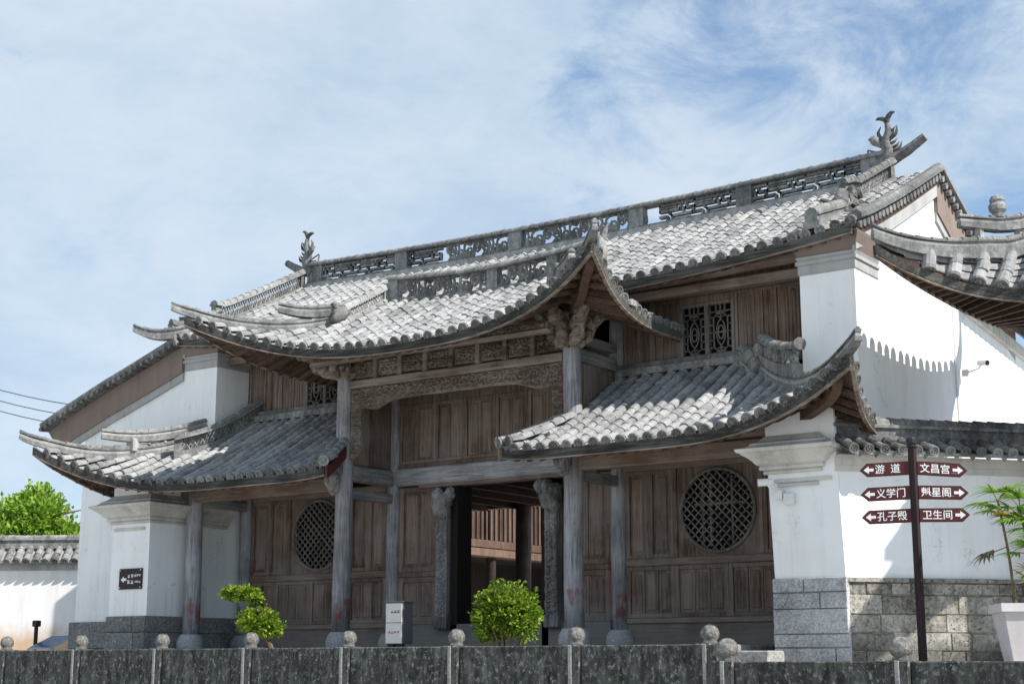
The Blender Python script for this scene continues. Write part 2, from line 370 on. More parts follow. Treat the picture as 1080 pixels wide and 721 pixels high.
# ------------------------------------------------------------------ mesh helpers
BASE = {}
class MB:
    def __init__(s):
        s.v, s.f, s.mi = [], [], []
        s.cur = 0
    def add(s, vs, fs):
        o = len(s.v)
        s.v.extend(vs)
        for f in fs:
            s.f.append(tuple(i + o for i in f))
            s.mi.append(s.cur)
    def hexa(s, p):            # 0-3 bottom loop, 4-7 top loop
        s.add([V(q) for q in p], [(3, 2, 1, 0), (4, 5, 6, 7), (0, 1, 5, 4), (1, 2, 6, 5), (2, 3, 7, 6), (3, 0, 4, 7)])
    def box(s, x0, x1, y0, y1, z0, z1):
        s.hexa([(x0, y0, z0), (x1, y0, z0), (x1, y1, z0), (x0, y1, z0), (x0, y0, z1), (x1, y0, z1), (x1, y1, z1), (x0, y1, z1)])
    def bbox(s, x0, x1, y0, y1, z0, z1, b=0.012):     # box with chamfered edges
        vs, idx = [], {}
        for i, (x, sx) in enumerate(((x0, 1), (x1, -1))):
            for j, (y, sy) in enumerate(((y0, 1), (y1, -1))):
                for k, (z, sz) in enumerate(((z0, 1), (z1, -1))):
                    for a in range(3):
                        q = [x + sx * b, y + sy * b, z + sz * b]
                        q[a] = (x, y, z)[a]
                        idx[i, j, k, a] = len(vs)
                        vs.append(V(q))
        F = []
        I = idx
        for k in (0, 1):
            F.append([I[0, 0, k, 2], I[1, 0, k, 2], I[1, 1, k, 2], I[0, 1, k, 2]][::(1 if k else -1)])
            F.append([I[0, k, 0, 1], I[1, k, 0, 1], I[1, k, 1, 1], I[0, k, 1, 1]][::(-1 if k else 1)])
            F.append([I[k, 0, 0, 0], I[k, 1, 0, 0], I[k, 1, 1, 0], I[k, 0, 1, 0]][::(1 if k else -1)])
        for i in (0, 1):
            for j in (0, 1):
                F.append([I[i, j, 0, 0], I[i, j, 1, 0], I[i, j, 1, 1], I[i, j, 0, 1]])
                F.append([I[i, 0, j, 0], I[i, 1, j, 0], I[i, 1, j, 2], I[i, 0, j, 2]])
                F.append([I[0, i, j, 1], I[1, i, j, 1], I[1, i, j, 2], I[0, i, j, 2]])
                for k in (0, 1):
                    F.append([I[i, j, k, 0], I[i, j, k, 1], I[i, j, k, 2]])
        s.add(vs, F)
    def tube(s, path, rad, n=8, caps=True, flat=1.0):
        path = [V(p) for p in path]
        if not hasattr(rad, '__len__'):
            rad = [rad] * len(path)
        vs, fs = [], []
        prev = None
        for i, p in enumerate(path):
            d = (path[min(i + 1, len(path) - 1)] - path[max(i - 1, 0)])
            d = d.normalized() if d.length > 1e-9 else V((0, 0, 1))
            if prev is None:
                a = d.cross(V((0, 0, 1)))
                if a.length < 0.05:
                    a = d.cross(V((0, 1, 0)))
            else:
                a = prev - d * prev.dot(d)
            a.normalize()
            prev = a
            b = d.cross(a)
            for k in range(n):
                th = 2 * math.pi * k / n
                vs.append(p + (a * math.cos(th) * flat + b * math.sin(th)) * rad[i])
        for i in range(len(path) - 1):
            for k in range(n):
                fs.append((i * n + k, i * n + (k + 1) % n, (i + 1) * n + (k + 1) % n, (i + 1) * n + k))
        if caps:
            fs.append(tuple(range(n))[::-1])
            fs.append(tuple((len(path) - 1) * n + k for k in range(n)))
        s.add(vs, fs)
    def sweep(s, path, prof, up=None, scale=None, caps=True):
        path = [V(p) for p in path]
        vs, fs = [], []
        n = len(prof)
        for i, p in enumerate(path):
            d = (path[min(i + 1, len(path) - 1)] - path[max(i - 1, 0)]).normalized()
            sd_ = d.cross(V((0, 0, 1)))
            if sd_.length < 1e-4:
                sd_ = V((1, 0, 0))
            sd_.normalize()
            u = sd_.cross(d) if up is None else up
            k = scale[i] if scale else 1.0
            for (a, b) in prof:
                vs.append(p + sd_ * a * k + u * b * k)
        for i in range(len(path) - 1):
            for k in range(n):
                fs.append((i * n + k, i * n + (k + 1) % n, (i + 1) * n + (k + 1) % n, (i + 1) * n + k))
        if caps:
            fs.append(tuple(range(n)))
            fs.append(tuple((len(path) - 1) * n + k for k in range(n))[::-1])
        s.add(vs, fs)
    def lathe(s, c, prof, n=16, jit=0.0):
        c = V(c)
        vs, fs = [], []
        for (r, z) in prof:
            for k in range(n):
                th = 2 * math.pi * k / n
                rr = r * (1 + (jit * noise.noise(V((math.cos(th) * 3 + c.x * 7, math.sin(th) * 3, z * 9)))))
                vs.append(c + V((rr * math.cos(th), rr * math.sin(th), z)))
        m = len(prof)
        for i in range(m - 1):
            for k in range(n):
                fs.append((i * n + k, i * n + (k + 1) % n, (i + 1) * n + (k + 1) % n, (i + 1) * n + k))
        fs.append(tuple(range(n))[::-1])
        fs.append(tuple((m - 1) * n + k for k in range(n)))
        s.add(vs, fs)
    def prism(s, pts, d):       # planar polygon extruded by vector d
        d = V(d)
        pts = [V(p) for p in pts]
        n = len(pts)
        vs = pts + [p + d for p in pts]
        fs = [tuple(range(n)), tuple(range(n, 2 * n))[::-1]]
        for i in range(n):
            j = (i + 1) % n
            fs.append((i, i + n, j + n, j))
        s.add(vs, fs)
    def grid(s, fn, nu, nv):
        vs = [V(fn(i / nu, j / nv)) for j in range(nv + 1) for i in range(nu + 1)]
        fs = [(j * (nu + 1) + i, j * (nu + 1) + i + 1, (j + 1) * (nu + 1) + i + 1, (j + 1) * (nu + 1) + i) for j in range(nv) for i in range(nu)]
        s.add(vs, fs)
    def build(s, name, mat, parent=None, smooth=False, origin=None):
        o0 = BASE.get(parent.name, V((0, 0, 0))) if parent else (V(origin) if origin else V((0, 0, 0)))
        me = bpy.data.meshes.new(name)
        me.from_pydata([tuple(p - o0) for p in s.v], [], s.f)
        mats = mat if isinstance(mat, (list, tuple)) else [mat]
        for m in mats:
            me.materials.append(MATS[m])
        if len(mats) > 1:
            me.polygons.foreach_set('material_index', s.mi)
        if smooth:
            me.polygons.foreach_set('use_smooth', [True] * len(me.polygons))
        me.update()
        o = bpy.data.objects.new(name, me)
        col.objects.link(o)
        if parent:
            o.parent = parent
            BASE[o.name] = o0
        else:
            o.location = o0
            BASE[o.name] = o0
        return o

def roughen(o, amp, freq):
    me = o.data
    off = BASE.get(o.name, V((0, 0, 0)))
    ns = [v.normal.copy() for v in me.vertices]
    for v, n_ in zip(me.vertices, ns):
        p = v.co + off
        a = noise.noise(p * freq) + 0.6 * noise.noise(p * freq * 2.3 + V((3, 1, 2)))
        v.co += n_ * amp * a
    me.update()
def recalc(o):
    import bmesh
    bm = bmesh.new()
    bm.from_mesh(o.data)
    bmesh.ops.recalc_face_normals(bm, faces=bm.faces)
    bm.to_mesh(o.data)
    bm.free()

def thing(name, label, cat, loc=(0, 0, 0), group=None):
    o = bpy.data.objects.new(name, None)
    o.empty_display_size = 0.3
    col.objects.link(o)
    o.location = loc
    o['label'] = label
    o['category'] = cat
    if group:
        o['group'] = group
    BASE[o.name] = V(loc)
    return o
def tag(o, label, cat, group=None):
    o['label'] = label
    o['category'] = cat
    if group:
        o['group'] = group
    return o
def struct(o):
    o['kind'] = 'structure'
    return o

def lerp(a, b, t):
    return a + (b - a) * t
def smooth_path(pts, n=8):          # Catmull-Rom
    P = [V(p) for p in pts]
    P = [P[0] * 2 - P[1]] + P + [P[-1] * 2 - P[-2]]
    out = []
    for i in range(1, len(P) - 2):
        a, b, c, d = P[i - 1:i + 3]
        for k in range(n):
            t = k / n
            out.append(0.5 * ((2 * b) + (c - a) * t + (2 * a - 5 * b + 4 * c - d) * t * t + (3 * b - a - 3 * c + d) * t ** 3))
    out.append(P[-2].copy())
    return out
def resample(path, step=None, n=None):
    P = [V(p) for p in path]
    d = [0.0]
    for a, b in zip(P, P[1:]):
        d.append(d[-1] + (b - a).length)
    T = d[-1]
    if n is None:
        n = max(1, round(T / step))
    out, j = [], 0
    for i in range(n + 1):
        s = T * i / n
        while j < len(P) - 2 and d[j + 1] < s:
            j += 1
        seg = d[j + 1] - d[j]
        out.append(P[j].lerp(P[j + 1], 0 if seg < 1e-9 else (s - d[j]) / seg))
    return out
def path_at(path, n=240):
    Q = resample(path, n=n)
    T = sum((b - a).length for a, b in zip(Q, Q[1:]))
    def at(s):
        u = max(0, min(n - 1e-6, s / T * n))
        i = int(u)
        return Q[i].lerp(Q[i + 1], u - i), (Q[min(i + 1, n)] - Q[max(i - 1, 0)]).normalized()
    return at, T

# ------------------------------------------------------------------ tiled roofs
def frame(path, i):
    d = (path[min(i + 1, len(path) - 1)] - path[max(i - 1, 0)])
    d = d.normalized() if d.length > 1e-8 else V((0, 1, 0))
    s = d.cross(V((0, 0, 1)))
    s = s.normalized() if s.length > 1e-6 else V((1, 0, 0))
    return d, s, s.cross(d)
def barrel(mb, path, rb, discs=True):
    k = 6
    m = len(path) - 1
    lat = random.uniform(-0.016, 0.016)
    rise = random.uniform(-0.012, 0.012)
    for i in range(m):
        p, q = path[i], path[i + 1]
        d, s, u = frame(path, i)
        if (q - p).length < 0.03:
            continue
        j = V((0, 0, rise * math.sin(i * 0.8) + random.uniform(0, 0.012))) + s * (lat + random.uniform(-0.012, 0.012))
        if random.random() < 0.012:
            j += s * random.uniform(-0.05, 0.05) + d * random.uniform(-0.08, 0.0)
        r0, r1 = rb * random.uniform(1.0, 1.04), rb * 0.955
        vs, fs = [], []
        for (c, r, h) in ((p - d * 0.02 + j, r0, 0.010), (q + j, r1, 0.0)):
            for a in range(k + 1):
                th = math.pi * a / k
                vs.append(c + s * math.cos(th) * r + u * (math.sin(th) * r + h - 0.01))
        for a in range(k):
            fs.append((a, a + 1, k + 2 + a, k + 1 + a))
        fs.append(tuple(range(k + 1))[::-1])
        mb.add(vs, fs)
    if discs:
        mb.cur = 1
        d, s, u = frame(path, 0)
        c = path[0] - d * 0.03 + s * lat
        r = rb * 1.04
        N = 12
        vs = []
        for (off, rr) in ((0.0, r), (-0.035, r), (-0.035, r * 0.72), (-0.02, r * 0.62)):
            for a in range(N):
                th = 2 * math.pi * a / N
                vs.append(c + d * off + s * math.cos(th) * rr + u * (math.sin(th) * rr + 0.01))
        fs = []
        for g in range(3):
            for a in range(N):
                fs.append((g * N + a, g * N + (a + 1) % N, (g + 1) * N + (a + 1) % N, (g + 1) * N + a))
        fs.append(tuple(3 * N + a for a in range(N)))
        mb.add(vs, fs)
        q = c - d * 0.03 + u * 0.01
        for a in range(5):
            th = 2 * math.pi * a / 5 + 0.3
            e = (s * math.cos(th) + u * math.sin(th)) * r * 0.36
            mb.tube([q + e + d * 0.012, q + e - d * 0.004], [r * 0.2, r * 0.13], 5)
        mb.cur = 0
def pans(mb, pa, pb, step=0.2, drip=True):
    T = max(sum((b - a).length for a, b in zip(pa, pa[1:])), sum((b - a).length for a, b in zip(pb, pb[1:])))
    n = max(1, round(T / step))
    A, B = resample(pa, n=n), resample(pb, n=n)
    for i in range(n):
        d, s, u = frame(A, i)
        lo = u * random.uniform(0.012, 0.03)
        vs = []
        for (a, b, h) in ((A[i], B[i], lo), (A[i + 1], B[i + 1], V((0, 0, 0)))):
            m1, m2 = a.lerp(b, 0.3), a.lerp(b, 0.7)
            vs += [a + h - u * 0.01, m1 + h - u * 0.055, m2 + h - u * 0.055, b + h - u * 0.01]
        mb.add(vs, [(0, 1, 5, 4), (1, 2, 6, 5), (2, 3, 7, 6)])
    if drip:
        mb.cur = 1
        d, s, u = frame(A, 0)
        a, b = A[0] - d * 0.02, B[0] - d * 0.02
        w = b - a
        pts = [a + w * 0.16, a + w * 0.3 - u * 0.07 - d * 0.01, a + w * 0.5 - u * 0.13 - d * 0.02, a + w * 0.7 - u * 0.07 - d * 0.01, b - w * 0.16, a + w * 0.66 - u * 0.03, a + w * 0.34 - u * 0.03]
        mb.prism([p for p in pts], d * 0.02)
        mb.cur = 0
def roof_field(tiles, deck, raft, cols, rb=0.092, step=0.23, drop=0.11, discs=True, rafter_every=1, fascia=None):
    live = [c for c in cols if sum((b - a).length for a, b in zip(c, c[1:])) > 0.12]
    for c in live:
        barrel(tiles, resample(c, step=step), rb, discs)
    for a, b in zip(cols, cols[1:]):
        pans(tiles, a, b, drip=discs)
    N = 10
    RS = [resample(c, n=N) for c in cols]
    for a, b in zip(RS, RS[1:]):
        for i in range(N):
            dn = V((0, 0, -drop))
            d2 = V((0, 0, -drop - 0.035))
            deck.add([a[i] + dn, b[i] + dn, b[i + 1] + dn, a[i + 1] + dn, a[i] + d2, b[i] + d2, b[i + 1] + d2, a[i + 1] + d2],
                     [(0, 1, 2, 3), (7, 6, 5, 4), (0, 4, 5, 1)])
    if raft is not None:
        for c in RS[::rafter_every]:
            if sum((b - a).length for a, b in zip(c, c[1:])) < 0.2:
                continue
            raft.sweep([p + V((0, 0, -drop - 0.038)) for p in c], [(-0.04, 0), (0.04, 0), (0.04, -0.085), (-0.04, -0.085)], up=V((0, 0, 1)))
    if fascia is not None:
        fascia.cur = 1
        fascia.sweep([c[0] + V((0, 0, -drop - 0.062)) + (c[0] - c[1]).normalized() * 0.03 for c in RS], [(-0.03, 0.0), (0.03, 0.0), (0.03, -0.022), (-0.03, -0.022)], up=V((0, 0, 1)))
        fascia.cur = 0
        fascia.sweep([c[0] + V((0, 0, -drop)) + (c[0] - c[1]).normalized() * 0.02 for c in RS], [(-0.03, 0.075), (0.03, 0.075), (0.03, -0.06), (-0.03, -0.06)], up=V((0, 0, 1)))

def halfround(w, h, n=6):
    return [(-w, 0)] + [(-w * math.cos(math.pi * k / n), h * math.sin(math.pi * k / n)) for k in range(1, n)] + [(w, 0)]
UP = V((0, 0, 1))
HIPM = ['lime ridge', 'ridge tile']
def strip_ridge(mb, path, w=0.10, h=0.16, taper=None, joints=True, dep=0.1):
    P = resample(path, step=0.12)
    sc = None
    if taper:
        sc = [lerp(taper, 1.0, min(1, i / (len(P) * 0.4))) for i in range(len(P))]
    mb.cur = 1
    mb.sweep(P, [(-w * 1.15, -dep), (-w * 1.15, h * 0.12), (w * 1.15, h * 0.12), (w * 1.15, -dep)][::-1], up=UP, scale=sc)
    mb.cur = 0
    mb.sweep(P, [(-w * 0.9, h * 0.1), (-w * 0.9, h * 0.5), (w * 0.9, h * 0.5), (w * 0.9, h * 0.1)][::-1], up=UP, scale=sc)
    mb.cur = 1
    mb.sweep([p + UP * h * 0.5 for p in P], [(-w * 1.2, 0), (-w * 1.2, h * 0.16), (w * 1.2, h * 0.16), (w * 1.2, 0)][::-1], up=UP, scale=sc)
    for i in range(len(P) - 1):
        k = sc[i] if sc else 1.0
        p, q = P[i], P[i + 1]
        if i % 2 == 0:
            q2 = P[min(i + 2, len(P) - 1)]
            j = UP * random.uniform(-0.006, 0.006)
            ps = [p + UP * h * 0.66 * k + j, (p + q2) / 2 + UP * h * 0.66 * k + j, q2 + UP * h * 0.66 * k + j]
            mb.sweep(ps, halfround(w * 0.95 * k, h * 0.42), up=UP, scale=[1.07, 1.0, 0.94])
    mb.cur = 0
def open_ridge(mb, path, H, kind, w=0.07, capw=0.13, end_posts=True):
    at, T = path_at(path)
    P = resample(path, step=0.25)
    mb.sweep(P, [(-w * 1.6, -0.12), (-w * 1.6, 0.07), (w * 1.6, 0.07), (w * 1.6, -0.12)][::-1], up=UP)
    mb.sweep([p + UP * (H - 0.10) for p in P], [(-capw, 0), (-capw, 0.035), (capw, 0.035), (capw, 0)][::-1], up=UP)
    mb.sweep([p + UP * (H - 0.065) for p in P], halfround(capw * 0.85, 0.085), up=UP)
    for p, q in zip(P[1:-1], P[2:]):
        mb.sweep([p + UP * (H - 0.065), p.lerp(q, 0.14) + UP * (H - 0.065)], halfround(capw * 0.94, 0.097), up=UP)
    h0, h1 = 0.06, H - 0.095
    hh = h1 - h0
    def pt(s, h, d=0.0):
        p, t = at(s)
        sd_ = t.cross(UP).normalized()
        return p + UP * (h0 + h * hh) + sd_ * d
    def bar(s0, s1, a, b, d=w * 0.75):
        n = max(1, int((s1 - s0) / 0.3))
        for i in range(n):
            u0, u1 = lerp(s0, s1, i / n), lerp(s0, s1, (i + 1) / n)
            mb.hexa([pt(u0, a, -d), pt(u1, a, -d), pt(u1, a, d), pt(u0, a, d), pt(u0, b, -d), pt(u1, b, -d), pt(u1, b, d), pt(u0, b, d)])
    if kind in ('fret', 'mixed'):
        U = 0.80
        n = max(1, round(T / U))
        U = T / n
        t = 0.035
        for i in range(n):
            s = i * U
            if kind == 'mixed' and 0.26 < (s + U / 2) / T < 0.64:
                continue
            bar(s, s + U, 0.80, 0.90)
            for k in range(7):
                mb.tube([pt(s + U * (k + 0.5) / 7, 0.90), pt(s + U * (k + 0.5) / 7, 1.0)], 0.03, 5, False)
            bar(s, s + 0.62 * U, 0.50, 0.64)
            bar(s + 0.34 * U, s + 0.97 * U, 0.22, 0.36)
            bar(s, s + 0.22 * U, 0.22, 0.36)
            bar(s + 0.42 * U, s + 0.9 * U, 0.04, 0.12)
            bar(s + 0.06 * U, s + 0.5 * U, 0.68, 0.76)
            bar(s + 0.26 * U, s + 0.30 * U, 0.36, 0.55)
            bar(s + 0.66 * U, s + 0.70 * U, 0.36, 0.66)
            bar(s + 0.74 * U, s + 0.97 * U, 0.50, 0.64)
            for q, a, b in ((0.0, 0.5, 0.9), (0.58, 0.5, 0.80), (0.34, 0.0, 0.36), (0.93, 0.22, 0.64), (0.20, 0.0, 0.3), (0.74, 0.5, 0.8)):
                bar(s + q * U, s + q * U + t * 1.2, a, b)
    if kind in ('scroll', 'mixed'):
        U = 0.46
        n = max(1, round(T / U))
        U = T / n
        for i in range(n):
            s = i * U
            if kind == 'mixed' and not 0.28 < (s + U / 2) / T < 0.63:
                continue
            sg = 1 if i % 2 else -1
            for (cx, cz, r0, dirn) in ((0.28, 0.5 + 0.16 * sg, 0.36, sg), (0.74, 0.5 - 0.16 * sg, 0.33, -sg)):
                pts = []
                for k in range(15):
                    th = k / 14 * 3.6 * math.pi * dirn + 0.6
                    r = r0 * (1 - 0.72 * k / 14)
                    pts.append(pt(s + (cx + r * 0.75 * math.cos(th)) * U, min(1.0, max(0.0, cz + r * 1.25 * math.sin(th)))))
                mb.tube(pts, [0.037 * (1 - 0.45 * k / 14) for k in range(15)], 6)
                e_ = pt(s + cx * U, min(0.95, max(0.05, cz)))
                mb.tube([e_ - UP * 0.05, e_, e_ + UP * 0.05], [0.015, 0.04, 0.015], 6)
            v_ = random.uniform(-0.08, 0.08)
            mb.tube(smooth_path([pt(s, 0.02), pt(s + (0.10 + v_) * U, 0.35), pt(s - (0.08 + v_) * U, 0.65), pt(s + 0.03 * U, 0.98)], 3), [0.04, 0.035, 0.03, 0.025, 0.022, 0.022, 0.025, 0.03, 0.035, 0.04], 5)
            mb.tube(smooth_path([pt(s + 0.5 * U, 0.02), pt(s + (0.36 + v_) * U, 0.4), pt(s + (0.62 + v_) * U, 0.62), pt(s + 0.55 * U, 0.98)], 3), [0.04, 0.035, 0.03, 0.025, 0.022, 0.022, 0.025, 0.03, 0.035, 0.04], 5)
            for q_ in (0.12, 0.88):
                mb.tube([pt(s + 0.05 * U, q_), pt(s + 0.30 * U, q_ + 0.08 * (1 if v_ > 0 else -1)), pt(s + 0.45 * U, q_)], [0.02, 0.04, 0.015], 5)
    elif kind == 'lattice':
        U = 0.17
        n = max(1, round(T / U))
        U = T / n
        for i in range(n):
            s = i * U
            for a, b in ((0, 1), (1, 0)):
                mb.tube([pt(s, a), pt(s + U, b)], 0.019, 4, False)
            mb.tube([pt(s, 0.5), pt(s + U * 0.5, 0.98), pt(s + U, 0.5), pt(s + U * 0.5, 0.02), pt(s, 0.5)], 0.014, 4, False)
    if end_posts:
        bar(0, 0.16, -0.15, 1.05, w * 1.3)
        bar(T - 0.16, T, -0.15, 1.05, w * 1.3)
    return pt, T, bar

# ------------------------------------------------------------------ carving relief
def carve_h(u, v, seed, cell=0.24):
    best, bc = 9, None
    cu, cv = math.floor(u / cell), math.floor(v / cell)
    for i in (-1, 0, 1):
        for j in (-1, 0, 1):
            h = noise.cell_vector(V((cu + i + seed * 17.3, cv + j + 0.5, seed + 0.5)))
            px, py = (cu + i + 0.5 + 0.55 * (h.x - 0.5)) * cell, (cv + j + 0.5 + 0.55 * (h.y - 0.5)) * cell
            r = math.hypot(u - px, v - py)
            if r < best:
                best, bc = r, (px, py, h.z)
    th = math.atan2(v - bc[1], u - bc[0])
    sg = 1 if bc[2] > 0.5 else -1
    w = math.sin(best * 85 - th * 2 * sg + bc[2] * 6)
    n = noise.noise(V((u * 14, v * 14, seed)))
    return max(0.0, min(1.0, 0.45 + 0.42 * w + 0.35 * n))
def carved(mb, o, ux, uz, w, h, depth, seed, res=0.022, lower=None, cell=0.24):
    o, ux, uz = V(o), V(ux).normalized(), V(uz).normalized()
    nr = ux.cross(uz).normalized()
    nu, nv = max(2, int(w / res)), max(2, int(h / res))
    def f(a, b):
        u = a * w
        lo = lower(a) if lower else 0.0
        v = lo + (h - lo) * b
        e = min(1, min(a, 1 - a) * w / 0.03, min(b, 1 - b) * h / 0.03)
        return o + ux * u + uz * v + nr * (depth * carve_h(u, v, seed, cell) * e)
    mb.grid(f, nu, nv)
    # back and rim
    B = [o + ux * (w * i / 24) + uz * ((lower(i / 24) if lower else 0.0)) for i in range(25)] + [o + ux * w + uz * h, o + uz * h]
    mb.prism([p - nr * 0.001 for p in B], -nr * 0.07)

# =================================================================== SETTING
g = MB()
def gz(a, b):
    return (lerp(-900, 900, a), lerp(-900, 900, b), -1.9)
g.grid(gz, 8, 8)
struct(g.build('ground', 'paving'))
g = MB()
g.box(-70, 60, -5.8, 90, -1.89, -0.35)
struct(g.build('terrace', 'paving'))
g = MB()
g.bbox(-8.3, 6.20, -3.2, 7.0, -0.349, 0.0, 0.02)
struct(g.build('platform', 'platform stone'))

# =================================================================== GATEHOUSE
gate = thing('gatehouse', 'weathered wooden two storey gatehouse with grey tiled upturned roofs and white gable ends', 'building', (0, 0, 0))

# ---- main roof
HX = 7.95
def main_eave(x):
    return 6.20 + 0.38 * (abs(x) / 7.6) ** 2.6
def main_ridge(x):
    return 8.31 + 0.12 * (abs(x) / 7.0) ** 2.2
RY, EY = 2.8, -1.15
def main_z(x, y):
    t = (y - EY) / (RY - EY)
    return lerp(main_eave(x), main_ridge(x), t ** 1.10)
def main_col(x, y0=EY):
    return [V((x, lerp(y0, RY, i / 12), main_z(x, lerp(y0, RY, i / 12)))) for i in range(13)]
mt, md, mrf, mfa = MB(), MB(), MB(), MB()
SP = 0.255
HXR = 7.68
n = int((HX + HXR) / SP)
xs = [-HX + i * (HX + HXR) / n for i in range(n + 1)]
def ey(x):
    return -0.30 if abs(x) < 2.45 else EY
cur, grp, mfa_list = [], [], []
for x in xs:
    k = ey(x)
    if cur and k != cur[-1][0]:
        grp.append(cur)
        cur = []
    cur.append((k, x))
grp.append(cur)
for gr_ in grp:
    full = gr_[0][0] == EY
    f_ = MB()
    g_ = MB()
    roof_field(mt, md, g_ if full else None, [main_col(x, k) for k, x in gr_], discs=full, fascia=f_ if full else None)
    if full:
        mfa_list.append((f_, g_))
# close the step between the column groups
for x in (-2.5, 2.5):
    md.grid(lambda a, b: (x + lerp(-0.2, 0.2, a), lerp(EY, RY, b), main_z(x, lerp(EY, RY, b)) - 0.03), 1, 8)
# back slope
bt = []
def back_col(x):
    out = []
    for i in range(13):
        t = i / 12
        y = lerp(6.9, RY, t)
        out.append(V((x, y, lerp(main_eave(x) - 0.05, main_ridge(x), t ** 1.1))))
    return out
roof_field(mt, md, None, [back_col(x) for x in xs[::-1]], step=0.5, discs=False)
main_roof = mt.build('main_roof', ['roof tile', 'disc tile'], gate)
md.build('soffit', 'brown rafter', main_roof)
for f_, g_ in mfa_list:
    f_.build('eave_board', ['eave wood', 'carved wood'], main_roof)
    g_.build('rafters', 'brown rafter', main_roof)
# short verge tiles along both gable rakes
for sx in (-1, 1):
    vt = MB()
    XV = 8.05 if sx < 0 else 7.80
    for i in range(24):
        t = (i + 0.5) / 24
        for side in (0, 1):
            if side == 0:
                y = lerp(EY, RY, t)
                z = main_z(7.9, y)
            else:
                y = lerp(6.9, RY, t)
                z = lerp(main_eave(7.9) - 0.05, main_ridge(7.9), t ** 1.1)
            vt.tube([V((sx * (XV - 0.32), y, z - 0.06)), V((sx * XV, y, z - 0.10))], 0.062, 7)
    for side in (0, 1):
        path = [main_col(7.98)[i] for i in range(13)] if side == 0 else back_col(7.98)
        path = [V((sx * (XV - 0.07), p.y, p.z)) for p in path]
        vt.sweep([p + UP * 0.02 for p in path], [(-0.12, -0.02), (-0.12, 0.05), (-0.05, 0.12), (0.05, 0.12), (0.12, 0.05), (0.12, -0.02)][::-1], up=UP)
    vt.build('verge_tiles', 'ridge tile', main_roof)
# openwork main ridge
rp = [V((x, RY, main_ridge(x) + 0.06)) for x in [lerp(-7.65, 6.75, i / 40) for i in range(41)]]
rd = MB()
pt, T, bar = open_ridge(rd, rp, 0.56, 'mixed')
for s in (0.20, 0.42, 0.63, 0.80):
    bar(T * s - 0.17, T * s + 0.17, -0.1, 1.04, 0.10)
bar(0.1, 0.45, -0.1, 1.0, 0.09)
bar(T - 0.45, T - 0.1, -0.1, 1.0, 0.09)
rd.build('openwork_ridge', 'ridge tile', main_roof)
# solid course under the ridge
cs = MB()
cs.sweep([p - UP * 0.02 for p in rp], [(-0.2, -0.12), (-0.2, 0.03), (0.2, 0.03), (0.2, -0.12)][::-1], up=UP)
cs.build('ridge_course', 'lime ridge', main_roof)
# ridge end beasts: rearing fish-dragons with forked tails
def beast(p, s, k=1.0):
    mb = MB()
    p = V(p)
    def q(x, z, y=0.0):
        return p + V((x * s * k, y * k, z * k))
    mb.tube(smooth_path([q(-0.28, -0.05), q(-0.02, 0.06), q(0.10, 0.28), q(0.05, 0.52), q(0.12, 0.78), q(0.10, 1.0)], 5), [0.16 * k * (1 - 0.0 * i) if i < 8 else k * max(0.045, 0.17 - 0.0065 * (i - 8)) for i in range(26)], 8)
    mb.tube(smooth_path([q(0.10, 0.98), q(0.05, 1.10), q(-0.08, 1.15), q(-0.17, 1.13)], 4), [0.045 * k, 0.05 * k, 0.055 * k, 0.06 * k, 0.06 * k, 0.06 * k, 0.055 * k, 0.05 * k, 0.045 * k, 0.04 * k, 0.03 * k, 0.02 * k, 0.01 * k], 6)
    mb.tube(smooth_path([q(0.10, 0.98), q(0.13, 1.14), q(0.22, 1.24), q(0.31, 1.24)], 4), [0.045 * k, 0.05 * k, 0.055 * k, 0.06 * k, 0.06 * k, 0.06 * k, 0.055 * k, 0.05 * k, 0.045 * k, 0.04 * k, 0.03 * k, 0.02 * k, 0.01 * k], 6)
    # back fin spikes
    for i in range(7):
        z = 0.16 + 0.10 * i
        x = 0.16 + 0.06 * math.sin(i)
        mb.tube([q(x - 0.08, z), q(x + 0.10, z + 0.07), q(x + 0.17, z + 0.15)], [0.05 * k, 0.035 * k, 0.006], 5)
    for (x0, z0, x1, z1, x2, z2) in ((0.10, 0.62, 0.30, 0.72, 0.34, 0.92), (0.02, 0.55, -0.12, 0.78, -0.05, 0.95), (0.14, 0.30, 0.36, 0.34, 0.44, 0.50)):
        mb.tube(smooth_path([q(x0, z0), q(x1, z1), q(x2, z2)], 4), [0.05 * k, 0.055 * k, 0.055 * k, 0.05 * k, 0.045 * k, 0.035 * k, 0.025 * k, 0.015 * k, 0.006], 6)
    # wing fin and whisker
    mb.tube(smooth_path([q(-0.02, 0.42, -0.05), q(-0.20, 0.62, -0.10), q(-0.34, 0.66, -0.1)], 4), [0.03, 0.05, 0.08, 0.10, 0.10, 0.09, 0.06, 0.03, 0.008], 6, True, 0.4)
    mb.tube(smooth_path([q(-0.05, 0.30), q(-0.30, 0.40), q(-0.40, 0.42), q(-0.34, 0.16), q(-0.26, -0.02)], 4), 0.022 * k, 5)
    # head: gaping jaws biting the ridge
    mb.tube([q(0.02, 0.10), q(-0.16, 0.16), q(-0.33, 0.12)], [0.15 * k, 0.13 * k, 0.05 * k], 7)
    mb.tube([q(-0.02, -0.02), q(-0.20, -0.06), q(-0.36, -0.02)], [0.13 * k, 0.09 * k, 0.03 * k], 7)
    for dy in (-0.1, 0.1):
        mb.tube([q(-0.14, 0.24, dy), q(-0.18, 0.31, dy)], [0.05 * k, 0.02 * k], 6)
    return mb
for sx, px in ((-1, -7.68), (1, 6.74)):
    o = beast((px, RY, main_ridge(px) + (0.46 if sx < 0 else 0.34)), sx, 0.78 if sx < 0 else 0.8).build('ridge_beast', 'dark tile', main_roof, True)
    recalc(o)
